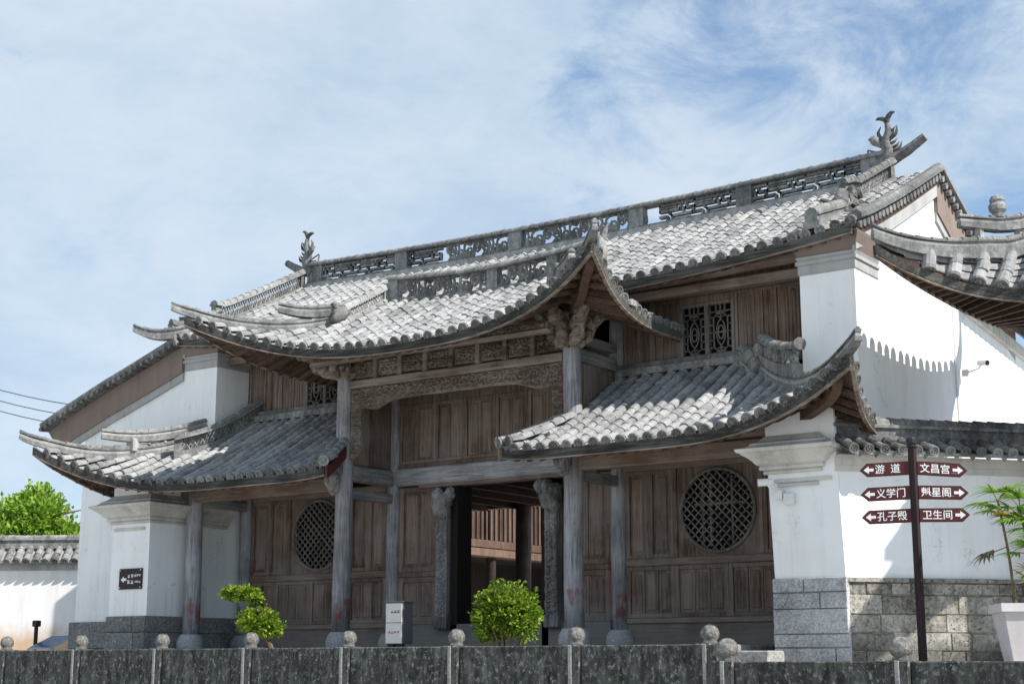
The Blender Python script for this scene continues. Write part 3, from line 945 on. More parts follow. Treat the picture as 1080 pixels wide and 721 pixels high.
# verge ridges (pierced) running down the front slope near each end, with a stub spar past the ridge
for sx in (-1, 1):
    xv = -7.55 if sx < 0 else 6.68
    vr = MB()
    ylo = -0.35 if sx < 0 else 0.9
    path = [V((xv + sx * 0.22 * (1 - i / 10), lerp(RY - 0.1, ylo, i / 10), 0)) for i in range(11)]
    for p in path:
        p.z = main_z(p.x, p.y) + 0.05 + (0.12 if p.y < ylo + 0.3 else 0.0)
    open_ridge(vr, path, 0.46 if sx < 0 else 0.42, 'lattice', 0.05, 0.12)
    # lower, plain end that flares up
    lo = smooth_path([path[-1], V((xv + sx * 0.25, ylo - 0.6, main_z(xv, ylo - 0.6) + 0.10)), V((xv + sx * 0.35, EY - 0.1, main_z(xv, EY) + 0.18))], 6)
    strip_ridge(vr, lo, 0.12, 0.24)
    if sx > 0:          # carved knob where the verge ridge breaks
        kn = MB()
        rs = random.Random(4)
        for k in range(22):
            dy = -0.05 - 0.062 * k
            r = rs.uniform(0.07, 0.15)
            c = V((xv + 0.18 + rs.uniform(-0.14, 0.16), ylo + dy, main_z(xv, ylo + dy) + rs.uniform(0.02, 0.42) * (1 - 0.02 * k)))
            kn.tube(smooth_path([c + V((rs.uniform(-0.1, 0.1), rs.uniform(-0.1, 0.1), -r)), c, c + V((rs.uniform(-0.14, 0.14), rs.uniform(-0.16, 0.05), r * 1.2))], 3), [r * 0.5, r * 0.75, r * 0.95, r, r * 0.85, r * 0.55, r * 0.2], 7)
        roughen(kn.build('ridge_knot', 'dark tile', main_roof, False), 0.02, 14)
    vr.tube(smooth_path([V((xv, RY, main_ridge(xv) + 0.35)), V((xv + sx * 0.45, RY, main_ridge(xv) + 0.52)), V((xv + sx * 0.85, RY, main_ridge(xv) + 0.74))], 5), [0.12, 0.12, 0.12, 0.11, 0.1, 0.1, 0.1, 0.09, 0.09, 0.085, 0.08], 7)
    vr.build('verge_ridge', ['ridge tile', 'ridge tile'], main_roof)
# upturned corner spars at the far left corner
cn = MB()
strip_ridge(cn, smooth_path([(-8.55, -1.7, 6.78), (-8.2, -1.5, 6.64), (-7.8, -1.2, 6.66), (-7.3, -0.6, 6.90)], 6), 0.09, 0.16, 0.6)
strip_ridge(cn, smooth_path([(-8.0, -0.9, 7.02), (-7.6, -0.75, 7.02), (-7.2, -0.4, 7.14)], 6), 0.08, 0.14, 0.6)
cn.build('corner_spar', HIPM, main_roof)

# ---- porch roof (centre, hip and gable with flying corners)
pt_, pd, prf, pfa = MB(), MB(), MB(), MB()
PRY, PW = -0.4, 4.55
def pe_y(x):
    return -3.0 - 0.9 * (abs(x) / PW) ** 3
def pe_z(x):
    return 5.27 + 0.88 * (abs(x) / PW) ** 2.6
def porch_z(x, y):
    ye, ze = pe_y(x), pe_z(x)
    t = max(0, (y - ye) / (PRY - ye))
    zr = 6.66 + 0.16 * (abs(x) / 2.5) ** 2
    if abs(x) > 2.5:
        zr = 6.82
    return lerp(ze, zr, t ** 1.12)
HV = (2.5, -1.75)           # where the hip leaves the verge
def hip_y(x):
    t = (abs(x) - HV[0]) / (PW - HV[0])
    return lerp(HV[1], pe_y(PW), t)
def hip_x(y):
    t = (HV[1] - y) / (HV[1] - pe_y(PW))
    return lerp(HV[0], PW, t)
n = int(2 * PW / 0.255)
colsF = []
for i in range(n + 1):
    x = lerp(-PW, PW, i / n)
    y0 = pe_y(x)
    y1 = PRY if abs(x) <= HV[0] else hip_y(x)
    colsF.append([V((x, lerp(y0, y1, k / 10), porch_z(x, lerp(y0, y1, k / 10)))) for k in range(11)])
roof_field(pt_, pd, prf, colsF, fascia=pfa)
def se_x(y):
    return 4.0 + (PW - 4.0) * max(0, (-y - 0.6) / 3.3) ** 2.2
def se_z(y):
    return 5.46 + (pe_z(PW) - 5.46) * max(0, (-y - 0.9) / 3.0) ** 2.3
pfa_list = [pfa]
for sx in (1, -1):
    cs_ = []
    m = 14
    for i in range(m + 1):
        y = lerp(-0.25, pe_y(PW), i / m)
        x0, z0 = se_x(y), se_z(y)
        if y < HV[1]:
            x1 = hip_x(y)
            z1 = porch_z(x1, y)
        else:
            x1 = HV[0]
            z1 = porch_z(HV[0], HV[1]) + 0.0
        pts = []
        for k in range(9):
            t = k / 8
            pts.append(V((sx * lerp(x0, x1, t), y, lerp(z0, z1, t ** 1.1))))
        cs_.append(pts)
    if sx < 0:
        cs_ = cs_[::-1]
    f_ = MB()
    roof_field(pt_, pd, prf, cs_[::1], fascia=f_)
    pfa_list.append(f_)
porch_roof = pt_.build('porch_roof', ['roof tile', 'disc tile'], gate)
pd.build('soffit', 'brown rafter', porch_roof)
prf.build('rafters', 'brown rafter', porch_roof)
for f_ in pfa_list:
    f_.build('eave_board', ['eave wood', 'carved wood'], porch_roof)
# porch ridge
rp = [V((x, PRY, 6.64 + 0.16 * (abs(x) / 2.5) ** 2)) for x in [lerp(-2.45, 2.45, i / 24) for i in range(25)]]
rd = MB()
pt2, T, bar = open_ridge(rd, rp, 0.54, 'scroll', 0.06, 0.14)
for s in (0.0, 0.5, 0.78):
    bar(T * s, T * s + 0.24, -0.1, 1.0, 0.085)
rd.build('openwork_ridge', 'ridge tile', porch_roof)
for sx in (-1, 1):
    vr = MB()
    path = [V((sx * 2.5, lerp(PRY - 0.05, HV[1], i / 8), 0)) for i in range(9)]
    for p in path:
        p.z = porch_z(2.5, p.y) + 0.04
    open_ridge(vr, path, 0.34, 'lattice', 0.045, 0.10)
    vr.build('verge_ridge', 'lime ridge', porch_roof)
    hr = MB()
    hp = []
    for i in range(13):
        t = i / 12
        x = lerp(PW + 0.02, HV[0], t)
        y = hip_y(x)
        hp.append(V((sx * x, y, porch_z(x, y) + 0.06)))
    tip = V((sx * (PW + 0.18), pe_y(PW) - 0.2, pe_z(PW) + 0.15))
    hp = smooth_path([tip] + hp[::3], 5)
    strip_ridge(hr, hp, 0.085, 0.18, 0.5)
    up2 = []
    for i in range(8):
        t = i / 7
        x = lerp(3.35, HV[0], t)
        y = hip_y(x)
        up2.append(V((sx * x, y, porch_z(x, y) + 0.30 + 0.16 * (1 - t) ** 2)))
    strip_ridge(hr, up2, 0.085, 0.15, 0.7)
    # dark knot where verge and hip meet
    hr.build('hip_ridge', HIPM, porch_roof)
    kn = MB()
    c = V((sx * 2.5, HV[1] - 0.05, porch_z(2.5, HV[1]) + 0.18))
    kn.tube([c + V((0, -0.22, -0.15)), c + V((0, -0.05, 0.03)), c + V((0, 0.16, 0.12))], [0.08, 0.17, 0.1], 7)
    kn.tube([c + V((0, -0.1, 0.1)), c + V((sx * 0.1, -0.16, 0.22))], [0.08, 0.03], 6)
    kn.build('ridge_knot', 'dark tile', porch_roof, True)
for sx in (-1, 1):
    gi = MB()
    pts = [V((sx * 2.46, lerp(HV[1], PRY, i / 8), porch_z(2.46, lerp(HV[1], PRY, i / 8)) - 0.08)) for i in range(9)]
    gi.prism(pts + [V((sx * 2.46, PRY, porch_z(2.5, HV[1]) - 0.25)), V((sx * 2.46, HV[1], porch_z(2.5, HV[1]) - 0.25))], (-sx * 0.05, 0, 0))
    gi.build('gable_infill', 'brown boards', porch_roof)
# finial leaves standing on the right ridge end
fl = MB()
c = V((2.52, PRY, 7.25))
fl.tube(smooth_path([c + V((-0.1, -0.1, -0.3)), c + V((0.0, 0, 0.0)), c + V((0.16, 0, 0.32))], 5), [0.12, 0.11, 0.1, 0.09, 0.08, 0.08, 0.07, 0.06, 0.05, 0.03, 0.01], 6)
fl.tube(smooth_path([c + V((0.12, -0.3, -0.6)), c + V((0.1, -0.12, -0.2)), c + V((-0.05, 0.0, 0.18))], 5), [0.14, 0.13, 0.12, 0.12, 0.11, 0.1, 0.1, 0.08, 0.07, 0.05, 0.03], 6)
fl.build('ridge_finial', 'ridge tile', porch_roof, True)

# ---- skirt roofs over the two side bays
SKY0, SKZ0, SKE, SKZE = 0.0, 4.78, -2.7, 3.2
def make_skirt(sx, xt, hx0, expo, lift, plan, name_label):
    x_in = 2.0
    x_up = 2.5
    def li(x):
        return max(0.0, (x - 5.0) / (xt - 5.0))
    def e_y(x):
        return SKE - plan * li(x) ** 2.2
    def e_z(x):
        return SKZE + lift * li(x) ** expo + 0.05 * max(0, (3.0 - x)) ** 2
    def sz(x, y):
        ye = e_y(x)
        t = max(0, (y - ye) / (SKY0 - ye))
        return lerp(e_z(x), SKZ0 + 0.0, t ** 1.10)
    def h_y(x):
        return lerp(0.0, e_y(xt), max(0, (x - hx0) / (xt - hx0)) ** 0.97)
    def h_x(y):
        return lerp(hx0, xt, max(0, y / e_y(xt)) ** (1 / 0.97))
    T_, D_, RF, FA = MB(), MB(), MB(), MB()
    n = int((xt - x_in) / 0.255)
    cols = []
    for i in range(n + 1):
        x = lerp(x_in, xt, i / n)
        y0 = e_y(x)
        y1 = 0.0 if x < hx0 else h_y(x)
        if x < 2.72:
            y1 = lerp(SKE, -1.66, min(1, (x - x_in) / (x_up - x_in)))
        cols.append([V((sx * x, lerp(y0, y1, k / 10), sz(x, lerp(y0, y1, k / 10)))) for k in range(11)])
    if sx < 0:
        cols = cols[::-1]
    roof_field(T_, D_, RF, cols, fascia=FA)
    # side slope round the corner
    xs_in = xt - 0.55
    yb = -1.15
    def sd_x(y):
        return xs_in + (xt - xs_in) * max(0, (yb - y) / (yb - e_y(xt))) ** 2.0
    def sd_z(y):
        return 3.22 + (e_z(xt) - 3.22) * max(0, (yb - 0.2 - y) / (yb - 0.2 - e_y(xt))) ** 1.9
    cs_ = []
    m = 9
    for i in range(m + 1):
        y = lerp(yb, e_y(xt), i / m)
        x1 = h_x(y)
        z1 = sz(x1, y)
        x0, z0 = sd_x(y), sd_z(y)
        cs_.append([V((sx * lerp(x0, x1, k / 8), y, lerp(z0, z1, (k / 8) ** 1.1))) for k in range(9)])
    if sx < 0:
        cs_ = cs_[::-1]
    FA2 = MB()
    roof_field(T_, D_, RF, cs_, fascia=FA2)
    root = T_.build('skirt_roof', ['roof tile', 'disc tile'], gate)
    root['label'] = name_label
    D_.build('soffit', 'brown rafter', root)
    RF.build('rafters', 'brown rafter', root)
    FA.build('eave_board', ['eave wood', 'carved wood'], root)
    FA2.build('eave_board', ['eave wood', 'carved wood'], root)
    # flashing course along the wall
    fc = MB()
    fp = [V((sx * lerp(2.72, min(hx0 + 0.5, 6.28), i / 10), -0.12, 4.80)) for i in range(11)]
    fc.sweep(fp, [(-0.13, -0.06), (-0.13, 0.06), (0.13, 0.06), (0.13, -0.06)][::-1], up=UP)
    fc.sweep([p + V((0, 0.03, 0.06)) for p in fp], [(-0.09, 0), (-0.09, 0.10), (0.09, 0.10), (0.09, 0)][::-1], up=UP)
    fc.build('wall_course', 'ridge tile', root)
    # inner verge
    vg = MB()
    vp = []
    for k in range(11):
        x, y = lerp(x_in - 0.02, x_up, k / 10), lerp(SKE - 0.05, -1.64, k / 10)
        vp.append(V((sx * x, y, sz(x, y) + 0.05)))
    vq = vp if sx > 0 else vp
    barrel(vg, resample([p + UP * 0.03 for p in vq], step=0.23), 0.10)
    barrel(vg, resample([p + V((sx * 0.2, 0.02, 0.04)) for p in vq], step=0.23), 0.10)
    pans(vg, vq, [p + V((sx * 0.2, 0.02, 0.02)) for p in vq])
    vg.build('verge', ['roof tile', 'disc tile'], root)
    vb = MB()
    vb.sweep([p + V((-sx * 0.05, 0, -0.12)) for p in vp], [(-0.02, -0.16), (-0.02, 0.06), (0.02, 0.06), (0.02, -0.16)][::-1], up=UP)
    vb.build('verge_board', 'red board' if sx < 0 else 'brown rail', root)
    # hip ridge with box ornament and upturned tip
    hr = MB()
    hp = []
    for i in range(13):
        t = i / 12
        x = lerp(xt, hx0 + 0.25, t)
        y = h_y(x)
        hp.append(V((sx * x, y, sz(x, y) + 0.07)))
    tip = V((sx * (xt + 0.2), e_y(xt) - 0.2, e_z(xt) + 0.17))
    strip_ridge(hr, smooth_path([tip] + hp[::3], 6), 0.085, 0.19, 0.55)
    hr.build('hip_ridge', HIPM, root)
    if sx > 0:
        ob = MB()
        a, b = hx0 + 0.45, hx0 + 1.75
        bp = []
        for i in range(9):
            x = lerp(b, a, i / 8)
            y = h_y(x)
            bp.append(V((sx * x, y, sz(x, y) + 0.25 + 0.10 * (1 - i / 8))))
        open_ridge(ob, bp, 0.40, 'scroll', 0.05, 0.12, end_posts=False)
        ob.tube([bp[0] + UP * 0.36, bp[0] + UP * 0.38 + (bp[0] - bp[1]).normalized() * 0.14], 0.10, 10)
        ob.build('ridge_box', 'ridge tile', root)
        kn = MB()
        c = bp[-1] + UP * 0.05
        for (dx, dz, r) in ((0.0, 0.1, 0.15), (-0.22, 0.0, 0.13), (-0.1, -0.15, 0.15), (0.15, -0.05, 0.12)):
            kn.tube([c + V((sx * dx, -0.1, dz - r)), c + V((sx * dx, -0.05, dz)), c + V((sx * dx - 0.05, 0.0, dz + r))], [r * 0.6, r, r * 0.4], 7)
        kn.build('ridge_knot', 'ridge tile', root, True)
        vr = MB()
        vpth = [V((sx * lerp(hx0 + 0.35, hx0 - 0.15, i / 6), lerp(-0.55, -0.02, i / 6), 0)) for i in range(7)]
        for p in vpth:
            p.z = sz(abs(p.x), p.y) + 0.06
        strip_ridge(vr, vpth, 0.12, 0.26)
        vr.build('verge_ridge', 'lime ridge', root)
    else:
        vr = MB()
        path = smooth_path([(sx * 6.36, -0.05, 0), (sx * 6.40, -0.75, 0), (sx * 6.52, -1.3, 0), (sx * 6.95, -1.85, 0)], 5)
        for p in path:
            p.z = sz(abs(p.x), p.y) + 0.08
        open_ridge(vr, path, 0.42, 'lattice', 0.05, 0.14)
        vr.build('verge_ridge', 'ridge tile', root)
        v2 = MB()
        up2 = []
        for i in range(8):
            x = lerp(hx0 + 1.75, hx0 + 0.5, i / 7)
            up2.append(V((sx * x, h_y(x), sz(x, h_y(x)) + 0.36 + 0.12 * (1 - i / 7) ** 2)))
        strip_ridge(v2, up2, 0.09, 0.16, 0.7)
        v2.bbox(up2[2].x - 0.12, up2[2].x + 0.12, up2[2].y - 0.1, up2[2].y + 0.1, up2[2].z - 0.3, up2[2].z - 0.02, 0.02)
        for i in range(3, 7):
            v2.tube([up2[i] + V((-0.08, 0.08, -0.28)), up2[i] + V((0.06, -0.06, -0.15)), up2[i] + V((-0.04, 0.04, -0.03))], 0.03, 5)
        v2.build('hip_crest', HIPM, root)
    return root
make_skirt(1, 8.66, 5.3, 2.3, 0.72, 1.05, 'right hand lean-to skirt roof, half in sun')
make_skirt(-1, 8.88, 6.4, 3.0, 0.84, 1.15, 'left hand lean-to skirt roof, mostly in shade')

# ---- columns
def column(x, y, z1, r=0.17, base=True, mat='grey column'):
    mb = MB()
    pth = []
    rad = []
    for i in range(9):
        z = lerp(0.3 if base else 0.0, z1, i / 8)
        pth.append(V((x + 0.012 * math.sin(z * 1.7 + x), y, z)))
        rad.append(r * (1.03 - 0.10 * i / 8))
    mb.tube(pth, rad, 16)
    o = mb.build('column', mat, gate, True)
    if base:
        b = MB()
        b.lathe((x, y, 0), [(0.25, 0), (0.27, 0.03), (0.28, 0.10), (0.265, 0.2), (0.21, 0.29), (0.20, 0.301)], 18)
        b.build('column_base', 'granite block', o, True)
    return o
for x in (-2.6, 2.6):
    column(x, -1.5, 5.55)
    column(x, 0.0, 6.4, 0.155)
for x in (-6.62, 6.55):
    column(x, -1.5, 3.2)
    column(x, -0.02, 3.6, 0.15)
column(-3.9, 6.3, 6.2, 0.19, True, 'brown boards')
column(1.6, 6.3, 6.2, 0.19, True, 'brown boards')

# ---- joinery: panelled walls
def panel(mb, x0, x1, z0, z1, y=0.0, st=0.09, planks=2):
    """framed panel: stiles, rails and recessed boards"""
    mb.cur = 0
    mb.bbox(x0, x0 + st, y - 0.05, y + 0.05, z0, z1, 0.008)
    mb.bbox(x1 - st, x1, y - 0.05, y + 0.05, z0, z1, 0.008)
    mb.bbox(x0 + st, x1 - st, y - 0.048, y + 0.048, z0, z0 + st, 0.008)
    mb.bbox(x0 + st, x1 - st, y - 0.048, y + 0.048, z1 - st, z1, 0.008)
    w = (x1 - x0 - 2 * st) / planks
    for i in range(planks):
        a = x0 + st + w * i
        mb.bbox(a + 0.004, a + w - 0.004, y - 0.018 + random.uniform(-0.006, 0.006), y + 0.02, z0 + st * 0.9, z1 - st * 0.9, 0.006)
        if w > 0.14:   # raised field
            mb.bbox(a + 0.05, a + w - 0.05, y - 0.034, y, z0 + st + 0.05, z1 - st - 0.05, 0.014)
def wall_part(name, fn, mat='brown boards'):
    mb = MB()
    fn(mb)
    return mb.build(name, mat, gate)
CX, CZ, CR = 4.56, 2.29, 0.725
def side_bay(sx):
    def X(a, b):
        return (a, b) if sx > 0 else (-b, -a)
    mb = MB()
    # lower tier
    for a, b, p in ((2.75, 3.72, 3), (3.72, 4.75, 3), (4.75, 5.72, 3), (5.72, 6.45, 2)):
        panel(mb, *X(a, b), 0.50, 1.38, planks=p, st=0.075)
    # upper tier
    panel(mb, *X(2.75, 3.22), 1.52, 3.05, planks=1, st=0.075)
    panel(mb, *X(3.22, 3.70), 1.52, 3.05, planks=1, st=0.075)
    panel(mb, *X(5.42, 5.92), 1.52, 3.05, planks=1, st=0.075)
    panel(mb, *X(5.92, 6.45), 1.52, 3.05, planks=1, st=0.075)
    # field with the round opening
    x0, x1 = X(3.70, 5.42)
    cx = sx * CX
    z0, z1 = 1.52, 3.05
    N = 48
    ring, outer = [], []
    for k in range(N):
        th = 2 * math.pi * k / N
        c, s = math.cos(th), math.sin(th)
        ring.append((cx + CR * c, CZ + CR * s))
        tx = ((x1 - cx) if c > 0 else (x0 - cx)) / c if abs(c) > 1e-6 else 1e9
        tz = ((z1 - CZ) if s > 0 else (z0 - CZ)) / s if abs(s) > 1e-6 else 1e9
        q = min(tx, tz)
        outer.append((cx + q * c, CZ + q * s))
    vs = [V((a, -0.02, b)) for a, b in ring] + [V((a, -0.02, b)) for a, b in outer] + [V((a, 0.04, b)) for a, b in ring]
    fs = []
    for k in range(N):
        j = (k + 1) % N
        fs += [(k, k + N, j + N, j), (k, j, j + 2 * N, k + 2 * N)]
    mb.add(vs, fs)
    mb.bbox(x0, x0 + 0.08, -0.05, 0.05, z0, z1, 0.008)
    mb.bbox(x1 - 0.08, x1, -0.05, 0.05, z0, z1, 0.008)
    wall = mb.build('panelled_wall', 'brown boards', gate)
    rl = MB()
    a, b = X(2.75, 6.45)
    rl.bbox(a, b, -0.075, 0.06, 1.383, 1.517, 0.015)
    rl.bbox(a, b, -0.07, 0.06, 3.053, 3.20, 0.015)
    rl.bbox(a, b, -0.08, 0.06, 0.40, 0.497, 0.015)
    rl.bbox(a, b, -0.055, 0.06, 0.0, 0.397, 0.01)
    rl.build('rail', 'brown rail', wall)
    # round lattice window
    fr = MB()
    pr = []
    for k in range(49):
        th = 2 * math.pi * k / 48
        pr.append(V((cx + (CR - 0.02) * math.cos(th), -0.03, CZ + (CR - 0.02) * math.sin(th))))
    fr.tube(pr, 0.035, 6, False)
    win = fr.build('round_window', 'lattice wood', gate, True)
    lt = MB()
    r = CR - 0.02
    for sg in (1, -1):
        k = -r
        while k <= r:
            h = math.sqrt(max(0, r * r - k * k))
            if h > 0.05:
                c0 = V((k, h * -1)) if False else None
                d = V((math.sqrt(0.5), 0, sg * math.sqrt(0.5)))
                nrm = V((-sg * math.sqrt(0.5), 0, math.sqrt(0.5)))
                ctr = V((cx, -0.012 + sg * 0.014, CZ)) + nrm * k
                lt.sweep([ctr - d * h, ctr + d * h], [(-0.010, -0.0125), (-0.010, 0.0125), (0.010, 0.0125), (0.010, -0.0125)], up=nrm)
            k += 0.106
    lt.build('lattice', 'lattice wood', win)
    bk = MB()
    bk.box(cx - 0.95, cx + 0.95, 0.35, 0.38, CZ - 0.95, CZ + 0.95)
    bk.build('shade_backing', 'interior dark', win)  # near-black sheet; its colour stands for the unlit space behind the lattice
    if sx > 0:
        inn = MB()      # inner window bars that catch light behind the lattice
        for dx in (-0.45, -0.3, 0.12):
            inn.box(cx + dx, cx + dx + 0.035, 0.25, 0.28, CZ - 0.6, CZ + 0.6)
        inn.box(cx - 0.6, cx + 0.35, 0.245, 0.27, CZ + 0.12, CZ + 0.16)
        inn.build('inner_bars', 'grey column', win)
side_bay(1)
side_bay(-1)
# doorway: leaves, jambs, threshold
for sx in (-1, 1):
    a, b = (1.42, 2.47)
    x0, x1 = (a, b) if sx > 0 else (-b, -a)
    def leaf(mb):
        mb.bbox(x0, x0 + 0.05, -0.05, 0.05, 0.46, 3.10, 0.008)
        mb.bbox(x1 - 0.05, x1, -0.05, 0.05, 0.46, 3.10, 0.008)
        panel(mb, x0 + 0.05, x1 - 0.05, 1.46, 3.10, planks=2, st=0.10)
        panel(mb, x0 + 0.05, x1 - 0.05, 0.46, 1.36, planks=2, st=0.10)
        mb.bbox(x0 + 0.05, x1 - 0.05, -0.06, 0.05, 1.363, 1.457, 0.01)
    wall_part('door_panel', leaf)
    cp = MB()
    cxp = -1.24 if sx < 0 else 1.26
    cp.bbox(cxp - 0.13, cxp + 0.13, -0.22, 0.08, 0.40, 2.95, 0.02)
    carved(cp, (cxp - 0.125, -0.223, 0.62), (1, 0, 0), (0, 0, 1), 0.25, 1.9, 0.05, 3 + sx, cell=0.15)
    cp.bbox(cxp - 0.16, cxp + 0.16, -0.25, 0.09, 0.36, 0.60, 0.02)
    for (dx, dz, r) in ((0, 0, 0.17), (0.13, 0.14, 0.13), (-0.06, 0.22, 0.13), (-0.12, 0.05, 0.1), (0.10, -0.10, 0.11), (0.22 * (1 if sx < 0 else -1), 0.25, 0.10)):
        c = V((cxp + dx, -0.26, 2.66 + dz))
        cp.tube(smooth_path([c + V((-0.03, 0.1, -r)), c, c + V((0.04, 0.02, r))], 5), [r * q_ for q_ in (0.6, 0.8, 0.92, 0.98, 1, 1, 0.95, 0.85, 0.72, 0.55, 0.3)], 14)
    roughen(cp.build('carved_post', 'carved grey wood', gate), 0.022, 16)
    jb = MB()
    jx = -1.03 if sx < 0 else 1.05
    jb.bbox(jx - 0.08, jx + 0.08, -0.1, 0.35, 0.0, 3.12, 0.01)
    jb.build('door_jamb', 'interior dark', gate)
def lint(mb):
    mb.bbox(-2.46, 2.46, -0.16, 0.12, 3.13, 3.47, 0.03)
wall_part('lintel', lint, 'grey beam')
lb = MB()
lb.bbox(-1.9, 2.2, -0.13, 0.1, 3.06, 3.127, 0.01)
lb.build('head_rail', 'brown rail', gate)
th = MB()
th.bbox(-2.44, 2.44, -0.10, 0.10, 0.0, 0.457, 0.015)
th.build('threshold', 'sill wood', gate)
# upper boarded wall over the door
def upc(mb):
    xs_ = [-2.46, -1.55, -0.85, -0.1, 0.65, 1.4, 2.46]
    for a, b in zip(xs_, xs_[1:]):
        panel(mb, a, b, 3.56, 4.75, planks=2, st=0.07)
    mb.bbox(-2.46, 2.46, -0.08, 0.06, 3.473, 3.557, 0.01)
    mb.bbox(-2.46, 2.46, -0.06, 0.06, 4.753, 5.4, 0.01)
wall_part('upper_boarding', upc)

# upper storey walls of the side bays with lattice casements
def upper_side(sx):
    def X(a, b):
        return (a, b) if sx > 0 else (-b, -a)
    mb = MB()
    wa, wb = 3.93, 5.0
    for a, b, p in ((2.76, 3.35, 3), (3.35, 3.93, 3), (5.0, 5.75, 4), (5.75, 6.66, 4)):
        panel(mb, *X(a, b), 4.70, 6.05, planks=p, st=0.055)
    x0, x1 = X(wa, wb)
    mb.bbox(x0, x1, -0.06, 0.05, 4.70, 4.84, 0.01)
    mb.bbox(x0, x1, -0.06, 0.05, 5.92, 6.05, 0.01)
    x0, x1 = X(2.76, 6.66)
    mb.bbox(x0, x1, -0.09, 0.06, 6.053, 6.20, 0.015)
    mb.bbox(x0, x1, -0.03, 0.06, 6.203, 6.75, 0.01)
    w_ = mb.build('upper_boarding', 'brown boards', gate)
    fr = MB()
    x0, x1 = X(wa, wb)
    z0, z1 = 4.84, 5.92
    fr.bbox(x0, x0 + 0.06, -0.075, 0.04, z0, z1, 0.01)
    fr.bbox(x1 - 0.06, x1, -0.075, 0.04, z0, z1, 0.01)
    fr.bbox(x0 + 0.06, x1 - 0.06, -0.07, 0.04, z1 - 0.06, z1, 0.01)
    fr.bbox(x0 + 0.06, x1 - 0.06, -0.07, 0.04, z0, z0 + 0.05, 0.01)
    xm = (x0 + x1) / 2
    fr.bbox(xm - 0.045, xm + 0.045, -0.08, 0.04, z0 + 0.05, z1 - 0.06, 0.01)
    win = fr.build('lattice_window', 'lattice wood', gate)
    lt = MB()
    for (a, b) in ((x0 + 0.06, xm - 0.045), (xm + 0.045, x1 - 0.06)):
        c, d = z0 + 0.05, z1 - 0.06
        def bar_(xa, xb, za, zb):
            lt.box(min(xa, xb) - 0.011, max(xa, xb) + 0.011, -0.045, -0.02, min(za, zb) - 0.011, max(za, zb) + 0.011)
        w = b - a
        bar_(a, b, d - 0.13, d - 0.13)
        bar_(a, b, c + 0.10, c + 0.10)
        xi0, xi1, zi0, zi1 = a + 0.08, b - 0.08, c + 0.14, d - 0.17
        rr = 0.05
        for (p, q) in (((xi0 + rr, zi0), (xi1 - rr, zi0)), ((xi0 + rr, zi1), (xi1 - rr, zi1)), ((xi0, zi0 + rr), (xi0, zi1 - rr)), ((xi1, zi0 + rr), (xi1, zi1 - rr)),
                       ((xi0, zi0 + rr), (xi0 + rr, zi0 + rr)), ((xi1 - rr, zi0 + rr), (xi1, zi0 + rr)), ((xi0, zi1 - rr), (xi0 + rr, zi1 - rr)), ((xi1 - rr, zi1 - rr), (xi1, zi1 - rr)),
                       ((xi0 + rr, zi0), (xi0 + rr, zi0 + rr)), ((xi1 - rr, zi0), (xi1 - rr, zi0 + rr)), ((xi0 + rr, zi1 - rr), (xi0 + rr, zi1)), ((xi1 - rr, zi1 - rr), (xi1 - rr, zi1))):
            bar_(p[0], q[0], p[1], q[1])
        for k in range(5):
            z = lerp(zi0 + 0.06, zi1 - 0.06, k / 4)
            bar_(a, xi0, z, z)
            bar_(xi1, b, z, z)
        for k in range(3):
            x = lerp(xi0 + 0.05, xi1 - 0.05, k / 2)
            bar_(x, x, c, zi0)
            bar_(x, x, zi1, d)
        xc = (xi0 + xi1) / 2
        zc = (zi0 + zi1) / 2
        for rz, rx in ((0.22, 0.085), (0.12, 0.055)):
            ring = [V((xc + rx * math.cos(2 * math.pi * k / 14), -0.033, zc + rz * math.sin(2 * math.pi * k / 14))) for k in range(15)]
            lt.tube(ring, 0.013, 5, False)
        bar_(xi0, xi1, zc, zc)
        for sgn in (-1, 1):
            bar_(xc, xc, zc + sgn * 0.22, zi1 if sgn > 0 else zi0)
            for sq in (-1, 1):
                lt.tube([V((xc + sq * 0.02, -0.033, zc + sgn * 0.26)), V((xc + sq * 0.085, -0.033, zc + sgn * 0.31)), V((xc + sq * 0.05, -0.033, zc + sgn * 0.36)), V((xc, -0.033, zc + sgn * 0.33))], 0.011, 4)
    lt.build('lattice', 'lattice wood', win)
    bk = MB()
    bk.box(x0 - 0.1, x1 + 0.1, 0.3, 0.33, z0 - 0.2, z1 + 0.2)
    bk.build('shade_backing', 'interior dark', win)  # near-black sheet painted as the dim interior behind the casement
upper_side(1)
upper_side(-1)
# side cheeks of the porch between front and rear columns
for sx in (-1, 1):
    mb = MB()
    x = sx * 2.6
    for k in range(7):
        y0, y1 = lerp(-1.33, -0.15, k / 7), lerp(-1.33, -0.15, (k + 1) / 7)
        mb.bbox(x - 0.025 + random.uniform(-0.006, 0.006), x + 0.025, y0 + 0.004, y1 - 0.004, 3.46, 4.86, 0.006)
    mb.build('porch_cheek', 'brown boards', gate)
    cb = MB()
    for w_, z0, z1 in ((0.09, 4.865, 5.09), (0.08, 5.20, 5.36), (0.10, 3.13, 3.44), (0.07, 2.80, 2.98)):
        cb = MB()
        cb.bbox(x - w_, x + w_, -1.36, -0.14, z0, z1, 0.02)
        cb.build('cross_beam', 'grey cross beam', gate)
